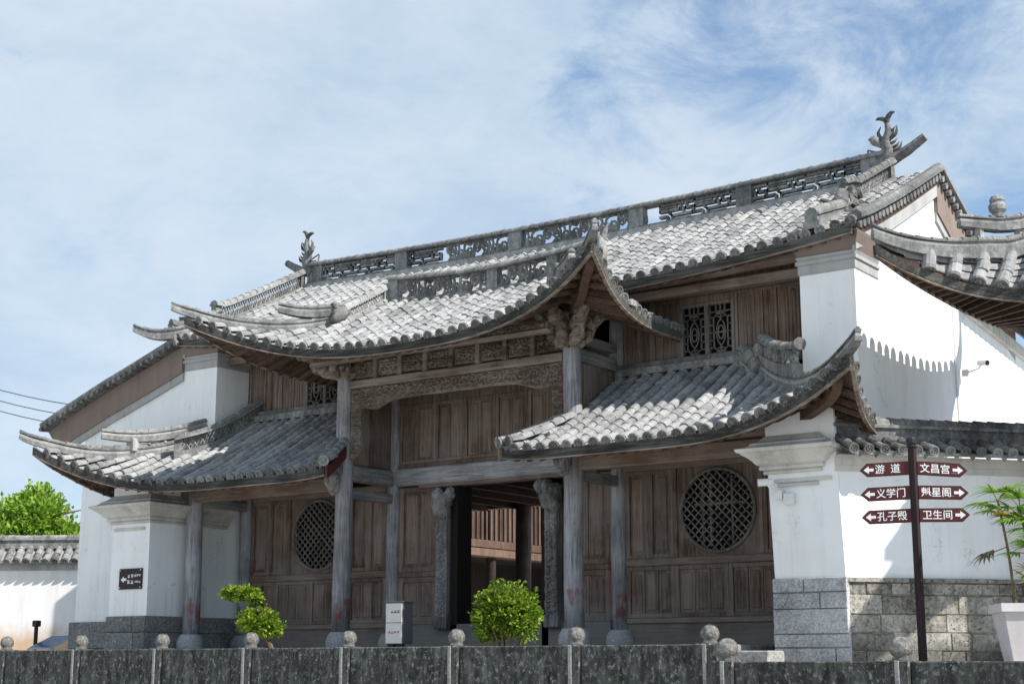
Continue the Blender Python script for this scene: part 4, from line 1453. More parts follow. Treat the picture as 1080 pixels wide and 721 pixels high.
# skirt eave beams over the side bays
for sx in (-1, 1):
    mb = MB()
    a, b = (2.75, 7.2) if sx > 0 else (-7.2, -2.75)
    mb.bbox(a, b, -1.62, -1.40, 2.93, 3.20, 0.02)
    mb.tube([V((a - 0.4 if sx < 0 else a, -1.5, 3.33)), V((b + 0.4 if sx > 0 else b, -1.5, 3.33))], 0.12, 10)
    mb.build('eave_beam', 'brown rail', gate)
    cb = MB()
    cb.bbox(sx * 6.58 - 0.08, sx * 6.58 + 0.08, -1.38, -0.13, 2.86, 3.06, 0.02)
    cb.build('cross_beam', 'grey cross beam', gate)
    pu = MB()
    a, b = (2.72, 7.6) if sx > 0 else (-7.6, -2.72)
    pu.tube([V((a, -0.62, 6.24)), V((b, -0.62, 6.36))], 0.13, 10)
    pu.bbox(a, b, -0.72, -0.54, 5.94, 6.10, 0.02)
    pu.build('purlin', 'brown rail', gate)
# carved frame of the porch front
fz = MB()
def lowr(a):
    u = abs(a - 0.5) * 2
    return 0.13 * (1 - min(1, max(0, (u - 0.55) / 0.2))) + 0.03 * math.sin(a * 40) * (1 if u > 0.7 else 0.2) + 0.02
carved(fz, (-2.42, -1.52, 4.44), (1, 0, 0), (0, 0, 1), 4.84, 0.42, 0.07, 5, lower=lowr, cell=0.2)
fz.build('carved_beam', 'carved wood', gate)
pb = MB()
pb.bbox(-2.44, 2.44, -1.60, -1.38, 4.863, 5.02, 0.02)
pb.bbox(-2.44, 2.44, -1.63, -1.36, 5.40, 5.47, 0.02)
pb.build('tie_beam', 'carved wood', gate)
cf = MB()
k = 8
for i in range(k):
    x0 = lerp(-2.42, 2.42, i / k) + 0.05
    carved(cf, (x0, -1.52, 5.06), (1, 0, 0), (0, 0, 1), 4.84 / k - 0.10, 0.31, 0.07, 20 + i, cell=0.16)
    cf.bbox(x0 - 0.10, x0 - 0.005, -1.60, -1.44, 5.023, 5.397, 0.012)
cf.build('carved_frieze', 'carved wood', gate)
bd = MB()
carved(bd, (-2.75, -2.2, 5.31), (1, 0, 0), (0, 0.25, 1), 5.3, 0.16, 0.05, 40, cell=0.2)
bd.bbox(-2.8, 2.6, -2.26, -2.10, 5.24, 5.31, 0.01)
bd.tube([V((-3.9, -1.5, 5.62)), V((3.9, -1.5, 5.62))], 0.13, 10)
bd.build('eave_beam', 'carved wood', gate)
for sx in (-1, 1):
    br = MB()
    x0 = -2.43 if sx < 0 else 2.19
    carved(br, (x0, -1.53, 3.50), (1, 0, 0), (0, 0, 1), 0.24, 0.98, 0.06, 50 + sx, cell=0.15, lower=lambda a: 0.16 * (a if sx < 0 else 1 - a))
    br.build('carved_bracket', 'carved wood', gate)
    # corner bracket cluster carrying the flying corner
    bc = MB()
    c = V((sx * 2.6, -1.5, 5.35))
    dirs = [V((sx * 0.7, -0.7, 0)), V((sx, 0, 0)), V((0, -1, 0)), V((-sx, 0, 0)), V((-sx * 0.6, -0.8, 0))]
    for i, d in enumerate(dirs):
        Lb = 1.0 if i == 0 else 0.62
        for tier in (0, 1):
            o_ = c + UP * (0.26 * tier - 0.18)
            q = Lb * (0.62 + 0.38 * tier)
            path = smooth_path([o_, o_ + d * q * 0.5 + UP * 0.02, o_ + d * q * 0.85 + UP * 0.10, o_ + d * q + UP * 0.24, o_ + d * q * 0.86 + UP * 0.30], 9)
            bc.tube(path, [0.13 - 0.055 * j / len(path) for j in range(len(path))], 14)
            for e_ in (0.35, 0.62, 0.88):
                z_ = o_ + d * q * e_ + UP * (0.12 * e_)
                bc.tube(smooth_path([z_ + V((-0.07, 0.02, -0.1)), z_ + V((0.02, -0.08, 0)), z_ + V((0.08, 0.0, 0.1))], 4), [0.03, 0.05, 0.07, 0.075, 0.08, 0.075, 0.06, 0.045, 0.03], 9)
        kx = c + d * Lb * 0.75 + UP * 0.22
        bc.bbox(kx.x - 0.10, kx.x + 0.10, kx.y - 0.10, kx.y + 0.10, kx.z - 0.06, kx.z + 0.10, 0.03)
    for k in range(9):
        a = k * 0.7
        q = c + V((0.22 * math.cos(a), 0.22 * math.sin(a) - 0.05, -0.2 + 0.07 * k))
        bc.tube([q - UP * 0.08, q + V((0.03, -0.04, 0.0)), q + UP * 0.08], [0.05, 0.10, 0.04], 6)
    roughen(bc.build('corner_bracket', 'carved wood', gate, False), 0.03, 11)
    # angle rafter under the corner
    ar = MB()
    ar.sweep(smooth_path([(sx * 2.6, -1.5, 5.72), (sx * 3.6, -2.75, 5.70), (sx * 4.1, -3.4, 5.80), (sx * 4.42, -3.75, 5.93)], 5), [(-0.07, -0.12), (-0.07, 0.06), (0.07, 0.06), (0.07, -0.12)][::-1], up=UP)
    ar.build('angle_rafter', 'brown rafter', gate)
    a2 = MB()
    tx = 8.5 if sx > 0 else 8.8
    a2.sweep(smooth_path([(sx * 6.58, -1.5, 3.45), (sx * 7.5, -2.6, 3.42), (sx * 8.1, -3.2, 3.52), (sx * (tx - 0.15), -3.5, 3.70)], 5), [(-0.07, -0.14), (-0.07, 0.05), (0.07, 0.05), (0.07, -0.14)][::-1], up=UP)
    a2.build('angle_rafter', 'brown rafter', gate)
    # carved brackets under the skirt verge, against the porch columns
    b3 = MB()
    for (dy, dz, r) in ((-0.32, 0.0, 0.16), (-0.24, 0.2, 0.15), (-0.55, 0.2, 0.13), (-0.75, 0.26, 0.10), (-0.3, -0.15, 0.11)):
        q = V((sx * 2.6 - 0.02, -1.5 + dy, 3.14 + dz))
        b3.tube(smooth_path([q + V((-0.05, 0.1, -r)), q, q + V((0.03, -0.06, r))], 5), [r * q_ for q_ in (0.55, 0.75, 0.9, 0.98, 1, 1, 0.95, 0.85, 0.72, 0.55, 0.3)], 14)
    roughen(b3.build('verge_bracket', 'carved grey wood', gate), 0.035, 13)

# ---- masonry ends
def rubble_courses(mb, P, w, rows, dep, rnd=0.01, wmin=0.5, wmax=0.9):
    """P(s, z, d) maps along the wall; rows = list of z levels"""
    for r in range(len(rows) - 1):
        s = 0.0
        while s < w - 0.01:
            L = min(w - s, random.uniform(wmin, wmax))
            if w - s - L < 0.2:
                L = w - s
            d = dep + random.uniform(-rnd, rnd)
            g_ = 0.003
            z0, z1 = rows[r] + g_, rows[r + 1] - g_
            j0, j1, j2 = (random.uniform(-rnd, rnd) * 1.3 for _ in range(3))
            z1 += j0 if r < len(rows) - 2 else 0
            b = 0.009
            a0, a1 = s + g_, s + L - g_
            mb.add([P(a0, z0, 0), P(a1, z0, 0), P(a1, z1, 0), P(a0, z1, 0), P(a0 + b, z0 + b, d), P(a1 - b, z0 + b, d), P(a1 - b, z1 - b, d), P(a0 + b, z1 - b, d)],
                   [(4, 5, 6, 7), (0, 1, 5, 4), (1, 2, 6, 5), (2, 3, 7, 6), (3, 0, 4, 7)])
            s += L
def flare(mb, x0, x1, y0, y1, prof):
    """stack of mitred rings: prof = (outset, z)"""
    vs, fs = [], []
    for (o, z) in prof:
        up_ = z
        vs += [V((x0 - o, y0 - o, up_)), V((x1 + o, y0 - o, up_)), V((x1 + o, y1, up_)), V((x0 - o, y1, up_))]
    m = len(prof)
    for i in range(m - 1):
        for k in range(4):
            j = (k + 1) % 4
            fs.append((i * 4 + k, i * 4 + j, (i + 1) * 4 + j, (i + 1) * 4 + k))
    fs.append((3, 2, 1, 0))
    fs.append(tuple((m - 1) * 4 + k for k in range(4)))
    mb.add(vs, fs)
for sx in (-1, 1):
    x0, x1 = (6.74, 7.86) if sx > 0 else (-8.05, -6.93)
    pm = MB()
    bt_ = 0.10 if sx > 0 else 0.02      # the right pier leans in a little
    zt = 3.55
    zl = 0.9 if sx > 0 else 0.6
    pm.hexa([(x0, -2.4, zl), (x1, -2.4, zl), (x1, 0.1, zl), (x0, 0.1, zl), (x0 - bt_, -2.4, zt), (x1 - bt_, -2.4, zt), (x1 - bt_, 0.1, zt), (x0 - bt_, 0.1, zt)])
    pier = pm.build('pier', 'white plaster', gate)
    sb = MB()
    zb = 0.95 if sx > 0 else 0.66
    sb.cur = 0
    sb.box(x0 - 0.015, x1 + 0.015, -2.42, 0.12, -0.35, zb)
    sb.cur = 1
    rows = [-0.35, -0.05, 0.14, 0.5, 0.74, zb] if sx > 0 else [-0.35, 0.0, 0.34, zb]
    rubble_courses(sb, lambda s, z, d: V((x0 - 0.03 + s, -2.42 - d, z)), x1 - x0 + 0.06, rows, 0.035, 0.004, 0.5, 1.2)
    if sx < 0:
        rubble_courses(sb, lambda s, z, d: V((x1 + 0.015 + d, -2.42 + s, z)), 2.3, rows, 0.03, 0.005, 0.6, 1.1)
    else:
        rubble_courses(sb, lambda s, z, d: V((x0 - 0.015 - d, -0.1 - s, z)), 2.3, rows, 0.03, 0.005, 0.6, 1.1)
    sb.build('stone_base', ['granite block' if sx > 0 else 'mortar', 'granite block' if sx > 0 else 'dark base stone'], pier)
    cp = MB()
    zc = 2.50
    flare(cp, x0 - bt_ * 0.7, (x1 - bt_ * 0.7) if sx < 0 else x1 - 0.34, -2.4, -0.3 if sx < 0 else -1.2, [(0.012, zc), (0.045, zc + 0.004), (0.045, zc + 0.04), (0.03, zc + 0.042), (0.03, zc + 0.06), (0.085, zc + 0.064), (0.095, zc + 0.105), (0.08, zc + 0.108), (0.08, zc + 0.122), (0.13, zc + 0.15), (0.17, zc + 0.20), (0.225, zc + 0.25), (0.30, zc + 0.30), (0.30, zc + 0.315), (0.335, zc + 0.318), (0.36, zc + 0.35), (0.36, zc + 0.372), (0.25, zc + 0.40), (0.19, zc + 0.44), (0.19, zc + 0.46), (0.10, zc + 0.50), (0.02, zc + 0.58)])
    cp.build('cap_moulding', 'moulding', pier)
    fb = MB()
    fb.bbox(x0 + 0.05, x1 - 0.15, -2.43, -2.39, 2.36, 2.42, 0.006)
    fb.build('string_course', 'moulding', pier)

# gable walls, upper piers, barge bands
for sx in (-1, 1):
    xo, xi = sx * 7.62, sx * 7.28
    gm = MB()
    poly = [V((xi, -0.96, 0.0)), V((xi, -0.96, 6.35)), V((xi, 0.8, main_z(7.5, 0.8) - 0.13)), V((xi, RY, main_ridge(7.5) - 0.13)), V((xi, 5.0, main_z(7.5, 0.6) - 0.18)), V((xi, 6.75, 6.35)), V((xi, 6.75, 0.0))]
    gm.prism(poly, (xo - xi, 0, 0))
    gw = gm.build('gable_wall', 'white plaster', gate)
    up_ = MB()
    a, b = (6.68, 7.625) if sx > 0 else (-7.625, -6.68)
    up_.box(a, b, -1.0, -0.05, 3.0, 6.0)
    uo = up_.build('upper_pier', 'white plaster', gate)
    cp = MB()
    flare(cp, a, b, -1.0, -0.05, [(0.005, 5.86), (0.02, 5.88), (0.02, 6.02), (0.05, 6.03), (0.05, 6.09), (0.02, 6.10), (0.05, 6.16)])
    cp.build('cap_moulding', 'grey plaster', uo)
    hd = MB()
    flare(hd, a, b, -1.0, -0.05, [(0.02, 6.162), (0.06, 6.25), (0.13, 6.42), (0.14, 6.46)])
    hd.build('pier_head', 'clay plaster', uo)
    # barge bands on the gable face
    for side, m in ((0, 'grey plaster'), (1, 'clay plaster')):
        bb = MB()
        top, bot, bot2 = [], [], []
        for i in range(9):
            t = i / 8
            if side == 0:
                y = lerp(-1.05, RY, t)
                z = main_z(7.6, y)
            else:
                y = lerp(6.85, RY, t)
                z = lerp(main_eave(7.6) - 0.05, main_ridge(7.6), t ** 1.1)
            w = 0.36 if side == 0 else 0.66
            top.append(V((xo + sx * 0.003, y, z - 0.10)))
            bot.append(V((xo + sx * 0.003, y, z - 0.10 - w)))
            bot2.append(V((xo + sx * 0.003, y, z - 0.10 - w - 0.16)))
        bb.prism(top + bot[::-1], (sx * 0.07, 0, 0))
        bb.build('barge_band', m, gw)
        if side == 1:
            b2 = MB()
            b2.prism(bot + bot2[::-1], (sx * 0.04, 0, 0))
            b2.build('barge_moulding', 'grey plaster', gw)
# rear wall with a wide opening onto the court, upper floor slab, and interior partitions
rw = MB()
rw.box(-7.28, -6.0, 6.3, 6.55, 0, 6.3)
rw.box(2.0, 7.28, 6.3, 6.55, 0, 6.3)
rw.box(-6.0, 2.0, 6.3, 6.55, 3.35, 6.3)
rw.build('rear_wall', 'brown boards', gate)
fs_ = MB()
fs_.box(-7.25, 7.25, 0.12, 6.28, 3.5, 3.62)
for i in range(16):
    x = lerp(-6.8, 6.8, i / 15)
    fs_.box(x - 0.07, x + 0.07, 0.13, 6.27, 3.3, 3.497)
fs_.build('upper_floor', 'brown rafter', gate)
for sx in (-1, 1):
    ip = MB()
    ip.box(sx * 2.62 - 0.04, sx * 2.62 + 0.04, 0.16, 2.2, 0, 3.29)
    ip.build('partition', 'brown boards', gate)

# =================================================================== WHITE SIDE HALL at the left
sh = thing('side_hall', 'white plastered side hall with tiled rake sloping down at the left of the gatehouse', 'building', (-10.9, -1.0, -0.35))
m = MB()
m.prism([V((-10.85, -0.97, -0.3)), V((-7.63, -0.97, -0.3)), V((-7.63, -0.97, 6.30)), V((-7.95, -0.97, 6.25)), V((-10.85, -0.97, 5.30))], (0, 7.0, 0))
wl = m.build('wall', 'white plaster', sh)
rt = MB()
rk = [V((-12.05, -1.25, 5.03)), V((-11.2, -1.25, 5.36)), V((-10.0, -1.25, 5.78)), V((-8.7, -1.25, 6.19)), V((-7.7, -1.25, 6.52))]
rt.prism([p for p in rk] + [p - UP * 0.10 for p in rk[::-1]], (0, 7.3, 0))
roof = rt.build('roof', 'dark tile', sh)
ed = MB()
ed.tube([p + UP * 0.02 for p in resample(rk, n=14)], 0.065, 8)
for i in range(26):
    t = i / 25
    q = resample(rk, n=25)[i]
    ed.tube([q + V((0, -0.04, -0.07)), q + V((0, 0.3, -0.05))], 0.05, 7)
ed.build('verge_tiles', 'ridge tile', roof)
bb = MB()
top = [p + V((0, 0.2, -0.10)) for p in rk]
bot = [p - UP * 0.58 for p in top]
bot[0] = bot[0] + V((0.45, 0, 0.06))
bb.prism(top + bot[::-1], (0, 0.08, 0))
bb.build('barge_band', 'clay plaster', sh)
b2 = MB()
top2 = [p + V((0, 0.03, 0)) for p in bot]
b2.prism(top2 + [p - UP * 0.17 for p in top2[::-1]], (0, 0.05, 0))
b2.build('barge_moulding', 'grey plaster', sh)
sb = MB()
sb.cur = 0
sb.box(-10.9, -7.7, -1.02, 0.2, -0.35, 0.62)
sb.cur = 1
rubble_courses(sb, lambda s, z, d: V((-10.92 + s, -1.02 - d, z)), 3.2, [-0.35, 0.05, 0.62], 0.05, 0.012, 0.8, 1.3)
sb.build('stone_base', ['mortar', 'dark base stone'], sh)

# =================================================================== SPLAYED WALL at the right
A = V((7.80, -2.37, 0))
D = V((0.66, 0.751, 0))
NRM = V((0.751, -0.66, 0))
WL = 5.2
sw = thing('splay_wall', 'white plastered splay wall with stone footing and tiled coping right of the gatehouse', 'wall', (7.8, -2.37, -0.35))
def SP_(s, z, d):
    return A + D * s + NRM * d + UP * z
m = MB()
ch = [SP_(0, 0.9, 0), SP_(WL, 0.9, 0), SP_(WL, 2.56, 0), SP_(0, 2.56, 0)]
m.prism(ch, -NRM * 0.35)
m.build('wall_face', 'white plaster', sw)
sb = MB()
sb.cur = 0
sb.prism([SP_(-0.02, -0.35, 0.02), SP_(WL, -0.35, 0.02), SP_(WL, 0.935, 0.02), SP_(-0.02, 0.935, 0.02)], -NRM * 0.4)
sb.cur = 1
rubble_courses(sb, lambda s, z, d: SP_(s, z, 0.02 + d), WL, [-0.35, -0.1, 0.16, 0.42, 0.70, 0.87], 0.022, 0.012, 0.28, 0.66)
rubble_courses(sb, lambda s, z, d: SP_(s, z, 0.02 + d), WL, [0.87, 0.945], 0.05, 0.006, 0.5, 1.1)
sb.build('stone_footing', ['mortar', 'rough block'], sw)
cm = MB()
for (d0, z0, z1) in ((0.05, 2.48, 2.57), (0.09, 2.57, 2.66), (0.16, 2.66, 2.71)):
    cm.prism([SP_(-0.05, z0 + 0.001, d0), SP_(WL, z0 + 0.001, d0), SP_(WL, z1, d0), SP_(-0.05, z1, d0)], -NRM * (d0 + 0.3))
cm.build('coping_moulding', 'moulding', sw)
ct = MB()
cd = MB()
cc = []
n = int(WL / 0.26)
for i in range(n + 1):
    s = 0.02 + (WL - 0.05) * i / n
    cc.append([SP_(s, 2.77, 0.42), SP_(s, 2.90, 0.1), SP_(s, 3.00, -0.15)])
roof_field(ct, cd, None, cc, rb=0.075, step=0.2, drop=0.05)
cpo = ct.build('tiled_coping', ['dark tile', 'ridge tile'], sw)
cd.build('coping_bed', 'grey plaster', cpo)
rr = MB()
strip_ridge(rr, [SP_(-0.05, 3.00, -0.17), SP_(WL * 0.5, 3.00, -0.17), SP_(WL, 3.02, -0.17)], 0.14, 0.30)
rr.build('coping_ridge', ['dark tile', 'dark tile'], cpo)

# =================================================================== REAR WALL beside the gable
rwl = thing('rear_court_wall', 'tall white wall with tiled coping joined behind the right gable', 'wall', (7.7, 3.4, -0.35))
m = MB()
m.prism([V((7.655, 3.4, -0.35)), V((7.655, 13.0, -0.35)), V((7.655, 13.0, 5.35)), V((7.655, 3.4, 6.30))], (-0.05, 0, 0))
m.build('wall_face', 'white plaster', rwl)
ct, cd = MB(), MB()
cc = []
for i in range(34):
    y = 3.75 + i * 0.275
    z = 6.36 - 0.1 * (y - 3.75)
    cc.append([V((8.12, y, z)), V((7.90, y, z + 0.14)), V((7.66, y, z + 0.27))])
roof_field(ct, cd, None, cc, rb=0.075, step=0.25, drop=0.05)
c_ = ct.build('tiled_coping', ['roof tile', 'disc tile'], rwl)
cd.build('coping_bed', 'grey plaster', c_)
m = MB()
m.prism([V((7.658, 3.7, 6.05)), V((7.658, 13.0, 5.12)), V((7.658, 13.0, 5.34)), V((7.658, 3.7, 6.27))], (0.09, 0, 0))
m.build('coping_moulding', 'moulding', rwl)

# =================================================================== PAVILION at the right edge
pv = thing('pavilion', 'small pavilion at the right edge with an upturned tiled roof corner and brown rafters', 'pavilion', (11.6, 0.55, -0.35))
PX0, PY0, PS = 8.58, -2.5, 3.05
PXc, PYc = PX0 + PS, PY0 + PS
APZ = 7.9
def pv_off(u):                 # u in 0..1 from corner to middle of a side
    return (1 - u) ** 2.9
def pv_edge(k, w):
    """side k (0 front,1 right,2 back,3 left), w from -1..1 along the side -> eave point in local frame"""
    u = 1 - abs(w)
    c = pv_off(u)
    dist = PS - (0.12 if k == 3 else 1.15) * (1 - c)
    zb = 5.62 if k == 3 else 5.03
    z = zb + (5.84 - zb) * c
    a = w * PS
    x, y = ((a, -dist), (dist, a), (-a, dist), (-dist, -a))[k]
    return V((PXc + x, PYc + y, z))
HIPK = ((0, 5.86), (0.10, 5.74), (0.25, 5.66), (0.5, 5.74), (0.75, 6.15), (1.0, 6.95))
def hipz(hh):
    t = 1 - hh / PS
    for (a0, b0), (a1, b1) in zip(HIPK, HIPK[1:]):
        if t <= a1:
            return lerp(b0, b1, (t - a0) / (a1 - a0))
    return HIPK[-1][1]
T_, D_ = MB(), MB()
fas = []
for k in range(4):
    cols = []
    m = 20
    for i in range(m + 1):
        w = lerp(-1, 1, i / m)
        e = pv_edge(k, w)
        # hip/apex end of this tile row: same offset along the side, on the hip diagonal
        a = w * PS
        h = abs(a)
        x, y = ((a, -h), (h, a), (-a, h), (-h, -a))[k]
        top = V((PXc + x, PYc + y, hipz(h)))
        pts = []
        for j in range(9):
            t = j / 8
            p = e.lerp(top, t)
            p.z = lerp(e.z, top.z, t ** 1.15)
            pts.append(p)
        cols.append(pts)
    FA, RF = MB(), MB()
    roof_field(T_, D_, RF, cols, fascia=FA, rb=0.108, drop=0.15)
    fas.append((FA, RF))
pr = T_.build('roof', ['roof tile', 'disc tile'], pv)
D_.build('soffit', 'brown rafter', pr)
for FA, RF in fas:
    FA.build('eave_board', ['eave wood', 'carved wood'], pr)
    RF.build('rafters', 'brown rafter', pr)
for (sx_, sy_) in ((-1, -1), (1, -1), (1, 1), (-1, 1)):
    hr = MB()
    hp = []
    for i in range(10):
        h = lerp(PS, 0.3, i / 9)
        hp.append(V((PXc + sx_ * h, PYc + sy_ * h, hipz(h) + 0.07)))
    tip = V((PXc + sx_ * (PS + 0.02), PYc + sy_ * (PS + 0.02), 5.86 + 0.09))
    if (sx_, sy_) == (-1, 1):  # unseen back corner: tip raised to cast a shadow spike on the gable
        hp = [tip + V((-0.12, 0.12, 0.22))] + hp
        tip = tip + V((-0.18, 0.18, 0.75))
    strip_ridge(hr, smooth_path([tip] + hp, 4), 0.09, 0.17, 0.6, dep=0.17)
    up2 = []
    for i in range(7):
        h = lerp(PS - 0.95, PS - 2.3, i / 6)
        up2.append(V((PXc + sx_ * h, PYc + sy_ * h, hipz(h) + 0.36 + 0.12 * (1 - i / 6) ** 2)))
    strip_ridge(hr, up2, 0.09, 0.15, 0.7)
    for i in (1, 3, 5):
        hr.tube([up2[i] - UP * 0.3, up2[i]], 0.07, 6)
    c = up2[2] + UP * 0.12
    hr.cur = 1
    hr.lathe(c, [(0.10, 0), (0.11, 0.04), (0.07, 0.06), (0.13, 0.12), (0.14, 0.18), (0.10, 0.24), (0.12, 0.27), (0.09, 0.33), (0.02, 0.36)], 10)
    hr.build('hip_ridge', HIPM, pr)
m = MB()
m.box(PXc - 0.83, PXc + 2.2, PYc - 1.0, PYc + 2.2, -0.35, 5.0)
m.build('wall', 'brown boards', pv)
for (a, b) in ((-0.9, -1.1), (2.2, -1.1), (-0.9, 2.2), (2.2, 2.2)):
    m = MB()
    m.tube([V((PXc + a, PYc + b, -0.35)), V((PXc + a, PYc + b, 5.3))], 0.16, 12)
    m.build('column', 'brown boards', pv, True)

# =================================================================== COURTYARD HALL behind the doorway
chh = thing('courtyard_hall', 'sunlit timber balcony hall across the inner courtyard, seen through the open gate', 'building', (-9.0, 12.0, -0.35))
m = MB()
for i in range(64):
    y = 4.9 + 0.22 * i
    m.bbox(-9.03, -8.97, y, y + random.uniform(0.08, 0.11), 3.15, 4.6, 0.008)
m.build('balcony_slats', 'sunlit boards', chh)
m = MB()
m.bbox(-9.06, -8.94, 4.8, 19.5, 2.92, 3.147, 0.02)
m.bbox(-9.3, -8.90, 4.8, 19.5, 2.68, 2.90, 0.02)
m.bbox(-9.06, -8.92, 4.8, 19.5, 4.603, 4.72, 0.02)
m.build('balcony_rail', 'sunlit boards', chh)
m = MB()
m.box(-11.2, -11.0, 4.8, 19.5, -0.35, 6.0)
m.box(-11.0, -9.3, 4.8, 19.5, 2.70, 2.85)
m.box(-9.35, -9.3, 4.8, 19.5, 3.15, 4.6)  # added dark sheet, the shade in the slat gaps put into its colour
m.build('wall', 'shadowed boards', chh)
for y in (6.6, 9.4, 12.2, 15.0, 17.8):
    m = MB()
    m.tube([V((-9.15, y, -0.35)), V((-9.15, y, 6.1))], 0.14, 10)
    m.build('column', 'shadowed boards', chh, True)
m = MB()
m.prism([V((-8.75, 4.5, 5.95)), V((-11.6, 4.5, 7.2)), V((-11.6, 4.5, 7.05)), V((-8.75, 4.5, 5.8))], (0, 15.4, 0))
m.build('roof', 'dark tile', chh)

m = MB()
m.box(-11.0, 8.0, 19.6, 19.9, -0.35, 5.4)
m.build('rear_wing_wall', 'shadowed boards', chh)
m = MB()
m.prism([V((-11.5, 18.4, 5.3)), V((-11.5, 22.0, 7.3)), V((-11.5, 22.0, 7.15)), V((-11.5, 18.4, 5.15))], (20.0, 0, 0))
m.build('rear_wing_roof', 'dark tile', chh)
# =================================================================== FAR GARDEN WALL at the left
gw = thing('garden_wall', 'low white garden wall with grey tile coping far left below the green tree', 'wall', (-17.5, 4.5, -0.35))
GA, GD = V((-17.5, 4.5, 0)), V((0.86, 0.51, 0))
GN = V((0.51, -0.86, 0))
def GP(s_, z, d):
    return GA + GD * s_ + GN * d + UP * z
m = MB()
m.prism([GP(-24, -0.35, 0), GP(7.5, -0.35, 0), GP(7.5, 2.25, 0), GP(-24, 2.25, 0)], -GN * 0.35)
m.build('wall_face', 'stained plaster', gw)
ct, cd = MB(), MB()
cc = []
for i in range(116):
    q = -24 + i * 0.272
    cc.append([GP(q, 2.52, 0.24), GP(q, 2.76, 0.03), GP(q, 2.95, -0.17)])
roof_field(ct, cd, None, cc, rb=0.095, step=0.2, drop=0.05)
c_ = ct.build('tiled_coping', ['ridge tile', 'disc tile'], gw)
cd.build('coping_bed', 'grey plaster', c_)
rr = MB()
strip_ridge(rr, [GP(-24, 2.95, -0.17), GP(-8, 2.95, -0.17), GP(7.5, 2.95, -0.17)], 0.14, 0.26)
rr.build('coping_ridge', ['ridge tile', 'ridge tile'], c_)
m = MB()
for d0, z0, z1 in ((0.06, 2.25, 2.40), (0.10, 2.403, 2.50)):
    m.prism([GP(-24, z0, d0), GP(7.5, z0, d0), GP(7.5, z1, d0), GP(-24, z1, d0)], -GN * (d0 - 0.002))
m.build('coping_moulding', 'grey plaster', gw)

# =================================================================== FOLIAGE
def leaf(mb, p, d, L, w, up=None):
    d = d.normalized()
    s = d.cross(up or V((random.uniform(-1, 1), random.uniform(-1, 1), random.uniform(0.2, 1))))
    if s.length < 1e-3:
        s = V((1, 0, 0))
    s.normalize()
    nrm = s.cross(d)
    a, b = p, p + d * L
    m1 = p + d * L * 0.45
    mb.add([a, m1 + s * w + nrm * w * 0.35, b, m1 - s * w + nrm * w * 0.35, m1], [(0, 4, 1), (4, 2, 1), (0, 3, 4), (4, 3, 2)])
def crown(mb, c, r, n, L, seed, shell=0.55, lumps=0.3, squash=1.0, freq=1.5, low=-0.85):
    c = V(c)
    k = 0
    rnd = random.Random(seed)
    while k < n:
        d = V((rnd.gauss(0, 1), rnd.gauss(0, 1), rnd.gauss(0, 1)))
        if d.length < 1e-3:
            continue
        d.normalize()
        if d.z < low:
            continue
        nn = noise.noise(d * freq * 1.6 + V((seed, 0, 0))) + 0.5 * noise.noise(d * freq * 4 + V((0, seed, 0)))
        t = rnd.random() ** 0.5
        rr = r * (1 + lumps * nn) * lerp(shell, 1.0, t)
        p = c + V((d.x * rr, d.y * rr, d.z * rr * squash))
        if noise.noise(p * (2.2 / r) + V((seed * 3, 5, 1))) < -0.22:
            continue
        dd = (d + V((rnd.uniform(-1, 1), rnd.uniform(-1, 1), rnd.uniform(-0.5, 1.0))) * 0.9)
        leaf(mb, p, dd, L * rnd.uniform(0.6, 1.25), L * 0.33)
        k += 1
# round shrub in front of the doorway
bush = thing('round_shrub', 'round bright green shrub in front of the open doorway', 'shrub', (3.42, -4.6, -0.35))
m = MB()
crown(m, (3.44, -4.6, 0.40), 0.46, 4500, 0.072, 3, 0.35, 0.34, 1.0, 1.6, -0.75)
crown(m, (3.62, -4.52, 0.46), 0.26, 800, 0.07, 8, 0.3, 0.4)
crown(m, (3.14, -4.6, 0.22), 0.23, 650, 0.07, 9, 0.3, 0.4)
tw = MB()
rs = random.Random(21)
for i in range(26):
    a = rs.uniform(0, 6.28)
    e = rs.uniform(0.1, 1.35)
    d = V((math.cos(a) * math.cos(e), math.sin(a) * math.cos(e), math.sin(e)))
    b0 = V((3.44, -4.6, 0.40)) + d * 0.39
    b1 = b0 + (d + V((rs.uniform(-0.4, 0.4), rs.uniform(-0.4, 0.4), 0.35))) * rs.uniform(0.08, 0.18)
    tw.tube([b0, b1], [0.006, 0.003], 4)
    for k in range(9):
        q = b0.lerp(b1, rs.uniform(0.2, 1.05))
        leaf(m, q, V((rs.uniform(-1, 1), rs.uniform(-1, 1), rs.uniform(-0.2, 1))), 0.065 * rs.uniform(0.6, 1.3), 0.022)
m.build('foliage', 'shrub leaf', bush)
m = tw
for i in range(13):
    a = i * 2.4
    q = V((3.42 + 0.10 * math.cos(a), -4.6 + 0.10 * math.sin(a), -0.35))
    e = V((3.42 + 0.34 * math.cos(a), -4.6 + 0.40 * math.sin(a), random.uniform(0.2, 0.6)))
    m.tube(smooth_path([q, q.lerp(e, 0.4) + UP * 0.08, e], 4), [0.02 * (1 - 0.07 * k) for k in range(9)], 5)
m.build('stems', 'bark', bush)
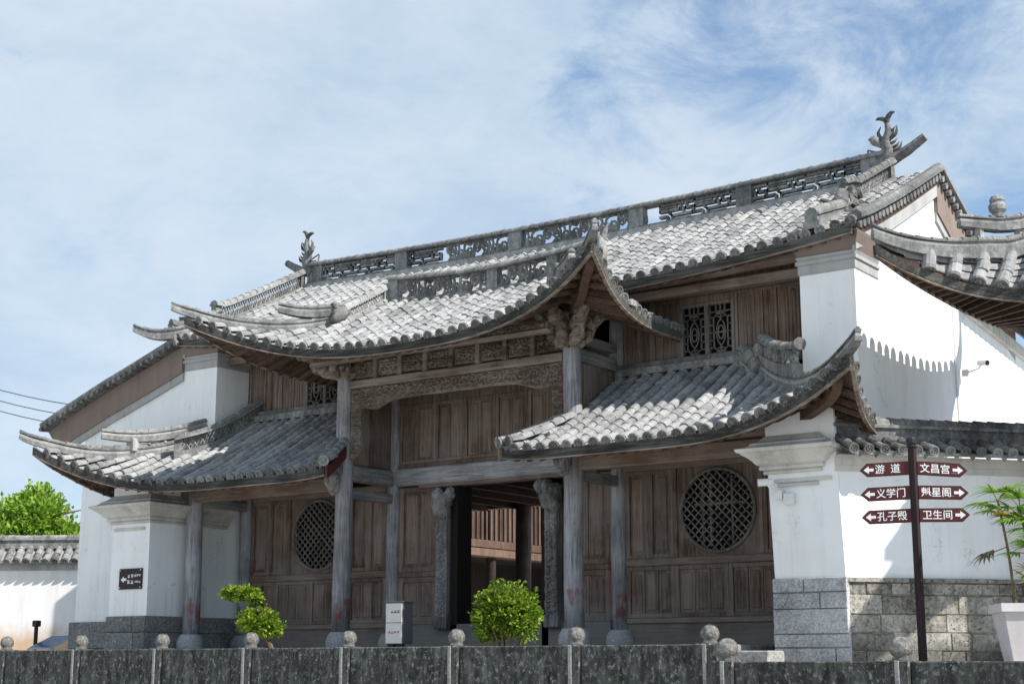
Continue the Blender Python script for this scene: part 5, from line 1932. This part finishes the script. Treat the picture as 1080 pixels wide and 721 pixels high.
# trained shrub with two pads
bon = thing('cloud_pruned_shrub', 'small two tiered cloud pruned shrub in front of the left round window', 'shrub', (-1.50, -4.6, -0.35))
m = MB()
crown(m, (-2.07, -4.6, 0.87), 0.29, 1500, 0.065, 11, 0.2, 0.35, 0.42)
crown(m, (-2.30, -4.6, 0.90), 0.2, 600, 0.065, 12, 0.2, 0.35, 0.5)
crown(m, (-1.77, -4.62, 0.78), 0.15, 420, 0.06, 15, 0.2, 0.35, 0.5)
crown(m, (-1.67, -4.62, 0.42), 0.34, 1900, 0.065, 13, 0.2, 0.35, 0.62)
crown(m, (-1.47, -4.58, 0.30), 0.24, 800, 0.065, 14, 0.2, 0.35, 0.7)
m.build('foliage', 'shrub leaf', bon)
m = MB()
m.tube(smooth_path([(-1.37, -4.6, -0.35), (-1.35, -4.6, -0.05), (-1.53, -4.6, 0.22), (-1.65, -4.6, 0.55), (-1.85, -4.6, 0.72), (-2.10, -4.6, 0.82)], 5), [0.05 - 0.0013 * i for i in range(26)], 7)
m.tube([(-1.65, -4.6, 0.55), (-1.50, -4.6, 0.7)], 0.02, 5)
m.build('stem', 'bark', bon)
# broadleaf tree beyond the garden wall
tr = thing('broadleaf_tree', 'light green broadleaf tree rising beyond the tiled garden wall at far left', 'tree', (-31.5, 13.5, -0.35))
m = MB()
m.tube(smooth_path([(-31.5, 13.5, -0.35), (-31.6, 13.5, 1.8), (-31.4, 13.6, 3.4), (-31.5, 13.5, 5.0)], 5), [0.26 - 0.012 * i for i in range(16)], 9)
for i in range(9):
    a = i * 0.9
    b = V((-31.5, 13.5, 2.6 + 0.25 * i))
    m.tube(smooth_path([b, b + V((math.cos(a) * 0.9, math.sin(a) * 0.9, 0.6)), b + V((math.cos(a) * 1.9, math.sin(a) * 1.9, 0.9))], 4), [0.10, 0.09, 0.08, 0.07, 0.06, 0.05, 0.04, 0.03, 0.015], 6)
m.build('trunk', 'bark', tr, True)
m = MB()
for i, (dx, dy, z, r) in enumerate(((0, 0, 5.0, 1.7), (1.5, 0.3, 4.6, 1.1), (-1.4, 0, 4.7, 1.2), (0.4, -1.2, 4.3, 1.2), (0.2, 0.2, 6.0, 1.0), (1.7, -0.8, 3.7, 1.0), (-0.6, -1.0, 3.4, 1.3), (-2.4, -0.5, 4.0, 1.1), (1.0, -0.5, 5.6, 0.8), (-0.9, 0.2, 5.9, 0.8), (1.9, 0.2, 4.0, 0.8), (-3.2, 0, 4.4, 1.1))):
    crown(m, (-31.5 + dx, 13.5 + dy, z - 0.70), r, int(1150 * r), 0.21, 30 + i, 0.4, 0.35)
m.build('crown', 'tree leaf', tr)

# lady palm in a tub at the right edge
tub = thing('planter_tub', 'pale pink tapered planter tub holding the palm at the right edge', 'planter', (11.05, -5.0, -0.35))
def tub_ring(mb, prof, c, n=4):
    vs, fs = [], []
    for (h, z) in prof:
        for (a, b) in ((-1, -1), (1, -1), (1, 1), (-1, 1)):
            x, y = a * h, b * h
            cs, sn = math.cos(0.5), math.sin(0.5)
            vs.append(V((c[0] + x * cs - y * sn, c[1] + x * sn + y * cs, z)))
    for i in range(len(prof) - 1):
        for k in range(4):
            j = (k + 1) % 4
            fs.append((i * 4 + k, i * 4 + j, (i + 1) * 4 + j, (i + 1) * 4 + k))
    fs.append((3, 2, 1, 0))
    fs.append(tuple((len(prof) - 1) * 4 + k for k in range(4)))
    mb.add(vs, fs)
PC = (11.28, -5.0)
m = MB()
tub_ring(m, [(0.28, -0.349), (0.385, 0.30), (0.42, 0.305), (0.42, 0.40), (0.36, 0.40), (0.35, 0.33)], PC)
m.build('tub', 'planter pink', tub)
m = MB()
tub_ring(m, [(0.33, 0.325), (0.345, 0.338)], PC)
m.build('soil', 'soil', tub)
pal = thing('lady_palm', 'lady palm with fan leaves on thin stems in the pink tub at the right edge', 'palm', (PC[0], PC[1], 0.34))
st = MB()
fans, yel, dry = MB(), MB(), MB()
def fan(mb, p, d, r, n=14, droop=0.3):
    d = d.normalized()
    s = d.cross(UP)
    s = s.normalized() if s.length > 1e-3 else V((1, 0, 0))
    for i in range(n):
        a = lerp(-1.5, 1.5, i / (n - 1))
        e = d * math.cos(a) + s * math.sin(a)
        L = r * random.uniform(0.75, 1.1) * (1 - 0.1 * abs(a))
        q = [p + e * L * t - UP * droop * L * t * t for t in (0, 0.35, 0.7, 1.0)]
        w = e.cross(UP)
        w = w.normalized() if w.length > 1e-3 else s
        ws = [0.005, 0.015, 0.011, 0.001]
        vs = []
        for k in range(4):
            vs += [q[k] - w * ws[k], q[k] + UP * ws[k] * 0.5, q[k] + w * ws[k]]
        fs = []
        for k in range(3):
            fs += [(k * 3, k * 3 + 1, k * 3 + 4, k * 3 + 3), (k * 3 + 1, k * 3 + 2, k * 3 + 5, k * 3 + 4)]
        mb.add(vs, fs)
rnd = random.Random(5)
for (bx, by, tx, ty, h) in ((-0.18, 0, -0.33, 0.05, 1.30), (0.02, 0.1, -0.12, 0.2, 1.22), (0.1, -0.1, 0.05, -0.05, 1.05), (0.2, 0.1, 0.3, 0.1, 1.2), (0.0, -0.15, 0.15, -0.2, 0.7)):
    b = V((PC[0] + bx, PC[1] + by, 0.33))
    e = V((PC[0] + tx, PC[1] + ty, 0.33 + h))
    pth = smooth_path([b, b.lerp(e, 0.5) + V((0.02, 0, 0.02)), e], 5)
    st.tube(pth, [0.020 - 0.0006 * i for i in range(11)], 6)
    for k in range(9):
        a = k * 2.4 + bx * 9
        d = V((math.cos(a), math.sin(a), rnd.uniform(0.0, 1.0)))
        q = pth[-1 - (k // 4)]
        lf = q + d.normalized() * rnd.uniform(0.10, 0.2)
        st.tube([q, lf], 0.006, 4)
        fan(yel if (k == 5 and bx > 0) or k == 8 else fans, lf, d, rnd.uniform(0.24, 0.36))
for k in range(3):
    q = V((PC[0] - 0.24, PC[1] + 0.02, 0.33 + 0.72))
    fan(dry, q + V((-0.16 - 0.05 * k, -0.05, -0.02 * k)), V((-0.8, -0.2 + 0.3 * k, -0.3)), 0.2, 8, 0.5)
st.tube([V((PC[0] - 0.25, PC[1] + 0.02, 1.08)), V((PC[0] - 0.42, PC[1], 1.02))], 0.006, 4)
for k in range(6):
    a = k * 1.1
    fan(yel, V((PC[0] + 0.05 + 0.1 * math.cos(a), PC[1] + 0.1 * math.sin(a), 0.55 + 0.06 * k)), V((math.cos(a), math.sin(a), 0.9)), 0.26, 8)
st.build('stems', 'stem', pal)
fans.build('fan_leaves', 'palm leaf', pal)
yel.build('yellowed_leaves', 'yellow leaf', pal)
dry.build('dry_leaf', 'dry leaf', pal)

# =================================================================== BALUSTRADE
BY = -6.0
def balustrade(name, label, xs_, top, ball_r, y, x_end):
    root = thing(name, label, 'balustrade', (xs_[0], y, -0.9))
    proto = None
    for i, x in enumerate(xs_):
        if proto is None:
            m = MB()
            m.cur = 0
            m.bbox(x - 0.15, x + 0.15, y - 0.17, y + 0.17, -1.895, top + 0.012, 0.02)
            m.cur = 1
            m.bbox(x - 0.02, x + 0.035, y - 0.185, y - 0.168, -1.895, top + 0.005, 0.006)
            m.cur = 0
            po = m.build('post', ['lichen slab', 'pale joint'], root)
            b = MB()
            R_ = ball_r
            b.lathe((x, y, top), [(R_ * 0.8, -0.01), (R_ * 0.82, 0.03), (R_ * 0.66, 0.05), (R_ * 0.86, 0.075), (R_ * 1.0, R_ * 0.95), (R_ * 0.98, R_ * 1.3), (R_ * 0.80, R_ * 1.7), (R_ * 0.5, R_ * 1.98), (R_ * 0.1, R_ * 2.08)], 18, 0.12)
            bo = b.build('finial', 'ball stone', po, True)
            proto = (po, bo)
        else:
            po = proto[0].copy()
            col.objects.link(po)
            po.parent = root
            po.location = (x - xs_[0], 0, 0)
            bo = proto[1].copy()
            col.objects.link(bo)
            bo.parent = po
            bo.rotation_euler = (0, 0, 0)
        nx = xs_[i + 1] - 0.15 if i + 1 < len(xs_) else x_end
        if nx - x > 0.4:
            s = MB()
            s.bbox(x + 0.153, nx - 0.003, y - 0.13, y + 0.13, -1.895, top, 0.015)
            s.build('slab', 'lichen slab', root)
    return root
balustrade('stone_balustrade', 'long blackened stone balustrade with round finials across the front', [-10.44 + 2.0 * i for i in range(10)], -0.045, 0.118, BY, 7.72)
balustrade('stone_balustrade', 'lower stepped-down end of the stone balustrade at bottom right', [7.93, 10.15, 12.35], -0.255, 0.135, BY - 0.25, 14.0)
m = MB()
m.bbox(6.55, 7.25, -3.75, -3.23, -0.349, -0.10, 0.02)
tag(m.build('stone_step', 'pale joint', None, origin=(6.8, -3.8, -0.349)), 'pale stone step block at the foot of the right white pier', 'step')

# =================================================================== SMALL THINGS
# cabinet bin
bn = thing('litter_bin', 'grey two door litter bin cabinet beside the left red stained column', 'litter bin', (0.0, -2.8, 0.0))
bx0, bx1, by0, by1 = -0.30, 0.07, -2.94, -2.66
m = MB()
m.bbox(bx0, bx1, by0, by1, 0.05, 0.74, 0.008)
m.build('body', 'bin side', bn)
m = MB()
m.bbox(bx0 - 0.02, bx1 + 0.02, by0 - 0.035, by1 + 0.02, 0.742, 0.765, 0.006)
m.build('lid', 'bin side', bn)
for z0, z1 in ((0.06, 0.40), (0.41, 0.735)):
    m = MB()
    m.bbox(bx0 + 0.008, bx1 - 0.008, by0 - 0.018, by0 - 0.002, z0, z1, 0.005)
    m.build('door', 'bin grey', bn)
for i in range(2):
    m = MB()
    m.box(bx0 + 0.03 + 0.18 * i, bx0 + 0.16 + 0.18 * i, by0 + 0.02, by0 + 0.1, 0.0, 0.05)
    m.build('foot', 'black metal', bn)
def glyph_strokes(mb, o, ux, uz, s, seed):
    r = random.Random(seed)
    o, ux, uz = V(o), V(ux), V(uz)
    nr = ux.cross(uz)
    for k in range(6):
        if k % 2:
            a, b, w = (r.uniform(0, 0.2), r.uniform(0.1, 0.9)), (r.uniform(0.75, 1.0), 0), 0.07
            b = (b[0], a[1])
        else:
            x = r.uniform(0.1, 0.9)
            a, b, w = (x, r.uniform(0, 0.3)), (x, r.uniform(0.6, 1.0)), 0.07
        if abs(a[0] - b[0]) > abs(a[1] - b[1]):
            q = [(a[0], a[1] - w), (b[0], a[1] - w), (b[0], a[1] + w), (a[0], a[1] + w)]
        else:
            q = [(a[0] - w, a[1]), (a[0] + w, a[1]), (a[0] + w, b[1]), (a[0] - w, b[1])]
        off = 0.0004 * k
        mb.add([o + ux * (p[0] * s) + uz * (p[1] * s) + nr * off for p in q], [(0, 1, 2, 3)])
m = MB()
for i in range(3):
    glyph_strokes(m, (bx0 + 0.12 + 0.07 * i, by0 - 0.021, 0.56), (1, 0, 0), (0, 0, 1), 0.055, 60 + i)
m.build('lettering', 'bin dark', bn)
m = MB()
for i in range(4):
    glyph_strokes(m, (bx0 + 0.07 + 0.065 * i, by0 - 0.021, 0.22), (1, 0, 0), (0, 0, 1), 0.05, 70 + i)
m.build('lettering', 'bin red', bn)

# text helper (real letter shapes turned into mesh)
def text_mesh(mb, s, o, ux, uz, size, sq=1.0, bold=0.0):
    c = bpy.data.curves.new('lettering', 'FONT')
    c.body = s
    c.size = size
    c.resolution_u = 3
    c.offset = bold
    ob = bpy.data.objects.new('lettering', c)
    col.objects.link(ob)
    dg = bpy.context.evaluated_depsgraph_get()
    me = bpy.data.meshes.new_from_object(ob.evaluated_get(dg))
    o, ux, uz = V(o), V(ux), V(uz)
    vs = [o + ux * v.co.x * sq + uz * v.co.y for v in me.vertices]
    mb.add(vs, [tuple(p.vertices) for p in me.polygons])
    bpy.data.objects.remove(ob)
    bpy.data.curves.remove(c)
    bpy.data.meshes.remove(me)

# finger post
sg = thing('finger_post', 'dark wooden finger post with six red arrow boards before the white splay wall', 'signpost', (9.93, -5.0, -0.35))
m = MB()
m.bbox(9.886, 9.974, -5.044, -4.956, -0.349, 2.36, 0.01)
m.build('post', 'sign wood', sg)
m = MB()
m.lathe((9.93, -5.0, 2.36), [(0.068, 0), (0.07, 0.015), (0.055, 0.03), (0.068, 0.05), (0.068, 0.10), (0.05, 0.125), (0.015, 0.14)], 12)
m.build('post_cap', 'black metal', sg)
rows = ((2.105, '游  道', '文昌宫', -0.085), (1.80, '义学门', '魁星阁', -0.035), (1.515, '孔子殿', '卫生间', -0.012))
for z, lt_, rt_, tilt in rows:
    for sx in (-1, 1):
        tl = 0.02 if sx < 0 else tilt
        yaw = 0.30 if sx < 0 else 0.42
        ux = V((math.cos(yaw) * 1, math.sin(yaw), tl)).normalized()
        uz = V((0, 0, 1))
        fwd = ux.cross(uz).normalized()
        o = V((9.93, -5.0, z)) + ux * (sx * 0.052) + fwd * 0.005
        Lb, H = 0.60, 0.085
        tipw = 0.09
        def outline(gw):
            pts = [(0, -H + gw), (Lb - tipw, -H + gw), (Lb - gw * 1.3, 0), (Lb - tipw, H - gw), (0, H - gw)]
            return [o + ux * (sx * a) + uz * b for a, b in pts]
        m = MB()
        m.prism([p - fwd * 0.012 for p in outline(0.0)], fwd * 0.024)
        bo = m.build('board', 'sign edge', sg)
        recalc(bo)
        m = MB()
        m.prism([p + fwd * 0.0125 for p in outline(0.012)], fwd * 0.002)
        fo = m.build('board_face', 'sign red', bo)
        recalc(fo)
        m = MB()
        f2 = fwd * 0.0165
        # arrow
        ax = Lb - 0.05
        ar = [(ax, 0), (ax - 0.065, 0.048), (ax - 0.065, 0.018), (ax - 0.125, 0.018), (ax - 0.125, -0.018), (ax - 0.065, -0.018), (ax - 0.065, -0.048)]
        m.add([o + ux * (sx * a) + uz * b + f2 for a, b in ar], [tuple(range(7))])
        size = 0.122
        if sx < 0:
            st_ = o + ux * (-Lb + 0.19) - uz * 0.042 + f2
            text_mesh(m, lt_, st_, ux, uz, size, 1.0, 0.0012)
        else:
            st_ = o + ux * 0.03 - uz * 0.042 + f2
            text_mesh(m, rt_, st_, ux, uz, size, 1.0, 0.0012)
            if z > 2.0:
                text_mesh(m, '……', o + ux * 0.405 - uz * 0.045 + f2, ux, uz, 0.055, 0.6)
        m.build('lettering', 'sign white', bo)

# small wall sign on the left pier
ws = thing('wall_sign', 'small dark brown direction plaque with white arrow on the left white pier', 'sign', (-7.42, -2.43, 1.2))
m = MB()
m.bbox(-7.76, -7.08, -2.43, -2.402, 1.19, 1.60, 0.006)
m.build('plaque', 'plaque brown', ws)
m = MB()
y = -2.433
ar = [(-7.70, 1.385), (-7.61, 1.45), (-7.61, 1.41), (-7.53, 1.41), (-7.53, 1.36), (-7.61, 1.36), (-7.61, 1.32)]
m.add([V((a, y, b)) for a, b in ar], [tuple(range(7))])
for i in range(2):
    for j in range(2):
        glyph_strokes(m, (-7.50 + 0.10 * i, y, 1.29 + 0.11 * j), (1, 0, 0), (0, 0, 1), 0.085, 80 + i * 3 + j)
for i in range(3):
    glyph_strokes(m, (-7.30 + 0.065 * i, y, 1.425), (1, 0, 0), (0, 0, 1), 0.06, 90 + i)
for i in range(4):
    glyph_strokes(m, (-7.29 + 0.045 * i, y, 1.31), (1, 0, 0), (0, 0, 1), 0.045, 95 + i)
m.build('lettering', 'sign white', ws)
m = MB()
for a in (-7.72, -7.12):
    for b in (1.225, 1.565):
        m.tube([V((a, -2.438, b)), V((a, -2.428, b))], 0.014, 8)
m.build('screws', 'aluminium', ws)

# camera on the right pier
def cctv(p, d, k, label, conduit=None, side=None):
    p, d = V(p), V(d).normalized()
    root = thing('security_camera', label, 'camera', tuple(p))
    m = MB()
    m.tube([p, p + d * 0.22 * k], 0.055 * k, 12)
    m.build('body', 'plastic white', root)
    m = MB()
    m.tube([p + d * 0.221 * k, p + d * 0.25 * k], [0.058 * k, 0.054 * k], 12)
    m.build('lens_cap', 'black metal', root)
    m = MB()
    q = V(side)
    m.tube([p + d * 0.06 * k - UP * 0.05 * k, p - UP * 0.12 * k, q], 0.018 * k, 6)
    n_ = 0.05 * k
    m.bbox(q.x - n_ * 1.3, q.x + n_ * 1.3, q.y - n_, q.y + n_, q.z - n_ * 1.4, q.z + n_ * 1.4, 0.006)
    m.build('bracket', 'plastic white', root)
    if conduit:
        m = MB()
        m.bbox(*conduit, 0.006)
        m.build('conduit', 'conduit', root)
    return root
cctv((6.82, -2.56, 2.37), (-0.8, -0.5, -0.06), 1.0, 'white bullet camera with conduit on the right white pier', (6.85, 7.5, -2.455, -2.405, 2.30, 2.345), (6.88, -2.46, 2.18))
m = MB()
m.bbox(6.96, 7.12, -2.50, -2.405, 2.03, 2.2, 0.01)
tag(m.build('junction_box', 'plastic white', None, origin=(7.04, -2.45, 2.03)), 'small white junction box under the camera conduit on the right pier', 'junction box')
cctv((8.02, 3.5, 5.0), (0.75, -0.25, -0.12), 0.85, 'white camera high on the rear wall corner beside the shadowed gable', None, (7.76, 3.55, 4.85))
ll = thing('wall_lamp', 'small dark wall lamp high on the shaded inner face of the left pier', 'lamp', (-6.9, -0.4, 2.7))
m = MB()
m.bbox(-6.925, -6.82, -0.50, -0.26, 2.80, 2.84, 0.01)
m.build('hood', 'black metal', ll)
m = MB()
m.bbox(-6.925, -6.87, -0.44, -0.32, 2.62, 2.80, 0.01)
m.build('bracket', 'black metal', ll)
# solar panel on a low stand and bollard at the far left
sl = thing('solar_panel', 'small tilted solar panel on a low frame by the far left garden wall', 'solar panel', (-14.0, 1.0, -0.35))
m = MB()
pa = [V((-14.6, 0.7, 0.10)), V((-13.75, 0.7, 0.10)), V((-13.5, 1.25, 0.42)), V((-14.35, 1.25, 0.42))]
nn = (pa[1] - pa[0]).cross(pa[3] - pa[0]).normalized()
m.prism(pa, -nn * 0.04)
m.build('frame', 'aluminium', sl)
for i in range(4):
    for j in range(2):
        m = MB()
        def pp(a, b):
            return pa[0].lerp(pa[1], a).lerp(pa[3].lerp(pa[2], a), b) + nn * 0.004
        m.prism([pp(0.03 + 0.24 * i, 0.05 + 0.46 * j), pp(0.25 + 0.24 * i, 0.05 + 0.46 * j), pp(0.25 + 0.24 * i, 0.48 + 0.46 * j), pp(0.03 + 0.24 * i, 0.48 + 0.46 * j)], nn * 0.002)
        m.build('cell', 'solar blue', sl)
for q in (pa[0], pa[1], pa[2], pa[3]):
    m = MB()
    m.tube([V((q.x * 0.98 - 0.02 * 14, q.y, -0.35)), V((q.x * 0.98 - 0.02 * 14, q.y, q.z - 0.02))], 0.02, 6)
    m.build('leg', 'aluminium', sl)
bl = thing('bollard_light', 'slim dark bollard light standing left of the small solar panel', 'bollard', (-14.7, 1.0, -0.35))
m = MB()
m.tube([V((-14.7, 1.0, -0.35)), V((-14.7, 1.0, 0.62))], 0.05, 10)
m.build('post', 'black metal', bl)
m = MB()
m.bbox(-14.78, -14.61, 0.92, 1.08, 0.62, 0.77, 0.02)
m.build('lamp_head', 'black metal', bl)
# overhead cables
for i, (y0, y1) in enumerate(((6.42, 5.72), (6.10, 5.50), (5.80, 5.30))):
    m = MB()
    a, b = V((-19.5, -0.4 + 0.3 * i, y0 + 1.30 - 0.03 * i)), V((-8.2, 1.2 + 0.3 * i, y1 - 0.42 + 0.02 * i))
    m.tube([a.lerp(b, t / 14) - UP * 0.5 * math.sin(math.pi * t / 14) for t in range(15)], 0.011, 5)
    tag(m.build('overhead_cable', 'cable rubber', None, origin=tuple(a)), ('topmost', 'middle', 'lowest')[i] + ' of the three thin dark cables crossing the sky at far left', 'cable', 'overhead cables at the left')
